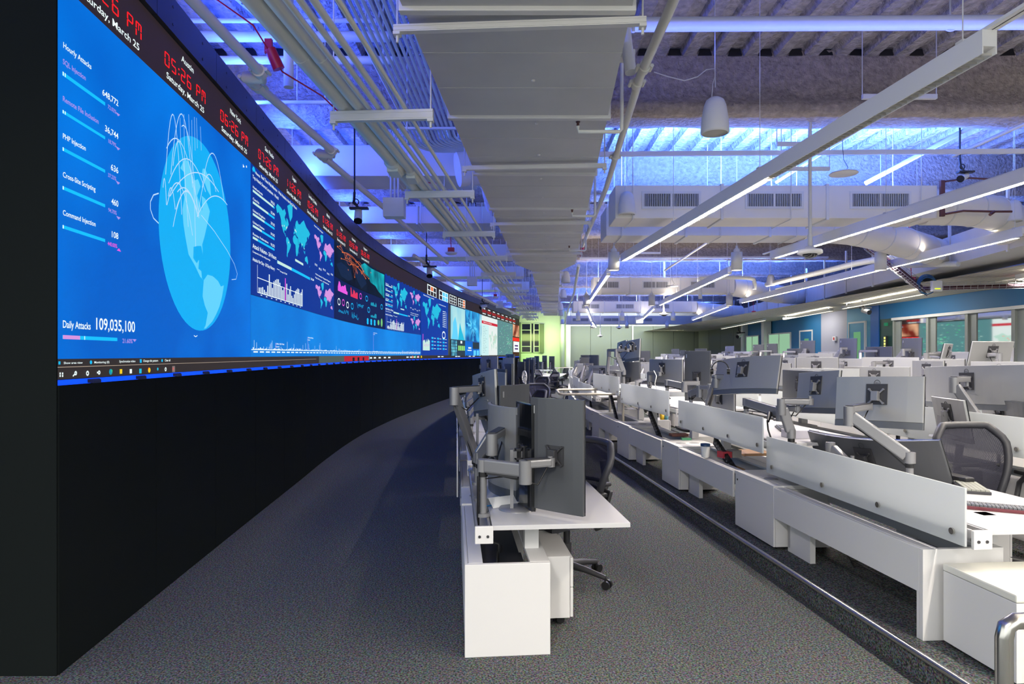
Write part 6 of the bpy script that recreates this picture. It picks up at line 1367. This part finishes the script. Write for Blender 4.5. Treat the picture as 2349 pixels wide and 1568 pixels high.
arm(at(1625, 935, 6.9), at(1642, 872, 6.6), at(1675, 860, 6.5), 'silver arm with raised elbow behind the third frosted screen', .02)
arm(at(1528, 905, 8.2), at(1570, 885, 8.0), at(1600, 865, 8.0), 'silver arm holding the dark grey portrait monitor', .12)
arm(at(1585, 920, 7.4), at(1605, 895, 7.2), at(1628, 900, 7.1), 'short silver arm in the middle of the third desk', .05)
arm(at(1490, 890, 9.0), at(1490, 862, 8.9), at(1513, 857, 8.6), 'silver arm with white cable on the wide blue-grey monitor', .02)
arm(at(1388, 860, 11.5), at(1397, 808, 11.3), at(1430, 806, 10.8), 'raised silver arm, left of the tall pair', .02)
arm(at(1431, 862, 10.4), at(1414, 808, 10.4), at(1440, 802, 10.3), 'raised silver arm, right of the tall pair', .02)
arm(at(1905, 1065, 5.0), at(1960, 1080, 4.8), at(1955, 1045, 4.85), 'short arm with blue-lit side low behind the nearest screen', .10)
arm(at(1440, 895, 10.0), at(1460, 880, 10), at(1470, 870, 10.5), 'short silver arm under the raised pair', .05)
mb = MB(); mb.tube([at(1500, 850, 8.4), at(1506, 862, 8.3), at(1502, 880, 8.3), at(1508, 895, 8.3)], .006, 6); tag(mb.obj('white_cable', M_paper), 'white cable hanging over the arm of the blue-grey monitor', 'cable')
mb = MB(); mb.tube([at(1765, 950, 5.5), at(1760, 965, 5.4), at(1762, 985, 5.4), at(1768, 1003, 5.35)], .007, 6); mb.cyl(at(1766, 948, 5.5), at(1762, 966, 5.4), .022, .012, 8); tag(mb.obj('cable_plug', M_black), 'black plug dangling above the nearest frosted screen', 'cable')
# automatic fill of the rows behind
def fill_row(tag_, d, fz, ys, z0, seed, hide=(), kinds=('flat27', 'curve34', 'flat24', 'port27', 'flat27', 'dark34'), zs=.33, xs=.5, two=True):
    r = random.Random(seed)
    for k, Y in enumerate(ys):
        for q in (0, 1):
            if (k, q) in hide: continue
            kd = r.choice(kinds); yy = Y + .55 + q * .95 + r.uniform(-.1, .1); zz = z0 + zs + r.uniform(-.05, .09) + (.1 if kd == 'port27' else 0)
            c = Vector((wX(yy) + d + xs + r.uniform(-.06, .06), yy, zz)); yaw = math.degrees(math.atan2(c.y, c.x)) - r.choice((12, 22, 30, 38, 55))
            side = ('near end', 'far end')[q]
            look = {'flat27': 'silver-backed', 'curve34': 'wide curved silver', 'flat24': 'small silver-backed', 'port27': 'dark portrait', 'dark34': 'dark wide', 'big49': 'very wide curved silver'}[kd]
            put_mon(kd, c, yaw, '%s monitor on the %s of the %s desk, %s' % (look, side, nm[min(k, 13)], tag_), r.uniform(-3, 5))
            b = Vector((wX(yy) + d + .12, yy + r.uniform(-.15, .15), z0)); m_ = Vector((b.x + .12, b.y + .22 * (1 if q else -1), zz + .06))
            arm(b, m_, c - Vector((.045, 0, 0)), 'silver arm on the %s of the %s desk, %s' % (side, nm[min(k, 13)], tag_), .14)
fill_row('front row', dA + .06, P1, YA[:14], .86, 5, hide=[(k, q) for k in range(4) for q in (0, 1)], zs=.30)
def row_block(tag_, d, fz, ys, seed, zt0, kinds, chairs=True, zs=.33, hide=()):
    r = random.Random(seed)
    for k, Y in enumerate(ys):
        zt = fz + zt0 + r.uniform(0, .12) * (k > 0)
        desk(Y, d, fz, 2.05, zt, '%s white desk of the %s' % (nm[min(k, 13)], tag_), 'desks of the ' + tag_, True, k < 2 and d < 7, x0=.09, sx=-.03, ctop=.49)
        storage(Y, d - .05, fz, 0, 1.43, 2.04, .486, '%s low white cabinet of the %s' % (nm[min(k, 13)], tag_), '%s white trough bench of the %s' % (nm[min(k, 13)], tag_), 'cabinets of the ' + tag_, full=False, panel=.44)
    fill_row(tag_, d, fz, ys, fz + zt0 + .03, seed + 1, hide=hide, kinds=kinds, zs=zs)
YB = [2.6 + 2.1 * i for i in range(14)]; YC = [5.2 + 2.1 * i for i in range(12)]; YDD = [7.6 + 2.1 * i for i in range(9)]
row_block('second row', 6.22, P2, YB, 21, .64, ('flat27', 'curve34', 'port27', 'dark34', 'flat27'), hide=((0, 0), (0, 1), (1, 0), (1, 1), (2, 0)))
row_block('third row', 8.15, P3, YC, 31, .66, ('flat27', 'curve34', 'flat27', 'flat24', 'port27'), hide=((0, 0), (0, 1)))
row_block('back row', 10.1, P4, YDD, 41, .66, ('flat27', 'flat24', 'port27', 'dark34'))
mpx('big49', 2240, 888, 5.75, 250, 'very wide silver monitor with round emblem at right', -1, 0, -2)
arm(at(2188, 990, 5.3), at(2188, 880, 5.45), at(2218, 885, 5.6), '', .04)
mpx('curve34', 2010, 872, 8.6, 150, 'pale silver monitor with small emblem behind the long arm'); mpx('flat24', 2130, 860, 7.6, 70, 'warm grey monitor left of the very wide one')
mpx('flat27', 2270, 815, 8.3, 95, 'grey monitor raised highest at the right before the windows', 1, -14, 0); arm(at(2290, 850, 8.1), at(2292, 820, 8.1), at(2270, 812, 8.2), '', .03)
mpx('flat24', 2168, 815, 9.2, 18, 'thin edge-on monitor raised before the second window', 1, -12, 0); arm(at(2140, 850, 9.1), at(2125, 818, 9.1), at(2155, 818, 9.1), '', .03)
mpx('flat27', 1875, 850, 9.0, 95, 'monitor glowing warm yellow in the second row'); mpx('flat24', 1805, 845, 10.2, 40, 'pale monitor left of the warm yellow one')
mpx('flat24', 2185, 960, 5.3, 75, 'lower tilted olive monitor below the very wide one', -1, -10, 0); mpx('dark34', 2310, 965, 5.5, 110, 'dark lower monitor at the right edge', -1, -8, 0)
keyboard(rowp(9.6, dA + .6, hA[2] + .002), 80, .42, .13, 'far keyboard on the third front row desk')
put_chair(3.36, 4.55, P1, 97, 'big mesh task chair at the right edge behind the nearest desk')
for i, (x, y, z, yaw, lab) in enumerate(((2.75, 9.6, P1, 30, 'mesh chair behind the third frosted screen'), (2.8, 12.6, P1, 140, 'chair with visible caster behind the fourth frosted screen'), (4.9, 8.3, P2, 20, 'chair of the second row behind the warm monitors'), (2.6, 16.5, P1, 10, 'far chair in the front row'))): put_chair(x, y, z, yaw, lab)
# ================================================================ HANDRAILS
def rail(pts, r, posts, zf, lab, m=M_steel):
    e = empty('handrail', pts[0], 0, lab, 'handrail'); mb = MB(); mb.tube(pts, r, 14); sub(e, mb.obj('rail_tube', m))
    for p, zb in posts: mb = MB(); mb.tube([(p[0], p[1], zb), p], r, 14); sub(e, mb.obj('post', m)); mb = MB(); mb.lathe([(0, .012), (r * 2, .012), (r * 2.1, 0)], (p[0], p[1], zb), 18); sub(e, mb.obj('floor_flange', m))
    return e
rail([(1.445, 1.92, .0), (1.445, 1.92, .82), (1.452, 1.92, .852), (1.475, 1.92, .868), (2.3, 1.99, .868)], .0235, [((2.3, 1.99, .868), 0)], 0, 'brushed steel handrail at the bottom right corner')
M_rail2 = mat('cream metal rail', (.62, .56, .46), .35, metal=.3)
rail([(1.75, 11.7, 1.03), (.86, 11.6, 1.03), (.78, 11.4, 1.03), (.75, 10.4, 1.03), (.80, 10.2, 1.03), (1.75, 10.3, 1.03)], .02, [((1.75, 11.7, 1.03), P1), ((1.75, 10.3, 1.03), P1)], 0, 'cream looped handrail crossing above the aisle chair', M_rail2)
rail([(2.9, 31.3, 1.03), (2.15, 31, 1.03), (2.15, 31, .02)], .022, [((2.9, 31.3, 1.03), P1)], 0, 'far small handrail with a post before the green wall', M_rail2)
rail([(3.0, 24.3, .5), (1.9, 24, .5), (1.9, 24, .02)], .022, [((3.0, 24.3, .5), P1)], 0, 'low far rail at the step before the green wall', M_rail2)
for o_, p_, has in MREG:
    if has: continue
    ds = [q for q in DREG if q[0] - .3 <= p_.y <= q[1] + .3 and -.15 <= p_.x - wX(p_.y) - q[2] <= 1.0]
    if not ds: print('no desk for', o_['label'], tuple(round(c, 2) for c in p_)); continue
    zt_ = min(ds, key=lambda q: abs(q[3] - p_.z))[3]; a_ = o_.rotation_euler.z; bk = Vector((-math.cos(a_), -math.sin(a_), 0))
    if p_.z - zt_ < .12: continue
    e = empty('monitor_stand', (p_.x, p_.y, zt_)); e.parent = o_; e.matrix_parent_inverse = Matrix.LocRotScale(o_.location, o_.rotation_euler, None).inverted()
    mb = MB(); mb.T = Matrix.Translation((0, 0, 0)); b_ = bk * .09; mb.beam(b_, b_ + Vector((0, 0, p_.z - zt_ + .03)), .05, .02); mb.beam(b_ + Vector((0, 0, p_.z - zt_)), bk * .03 + Vector((0, 0, p_.z - zt_)), .05, .04); mb.obj('stand_column', M_silver, e)
    mb = MB(); mb.lathe([(0, .012), (.11, .012), (.115, 0)], b_ * .6, 20); mb.obj('stand_base', M_silver, e)
for m_ in MON.values():
    if not USED.get(m_.name): [bpy.data.objects.remove(c) for c in list(m_.children)]; bpy.data.objects.remove(m_)
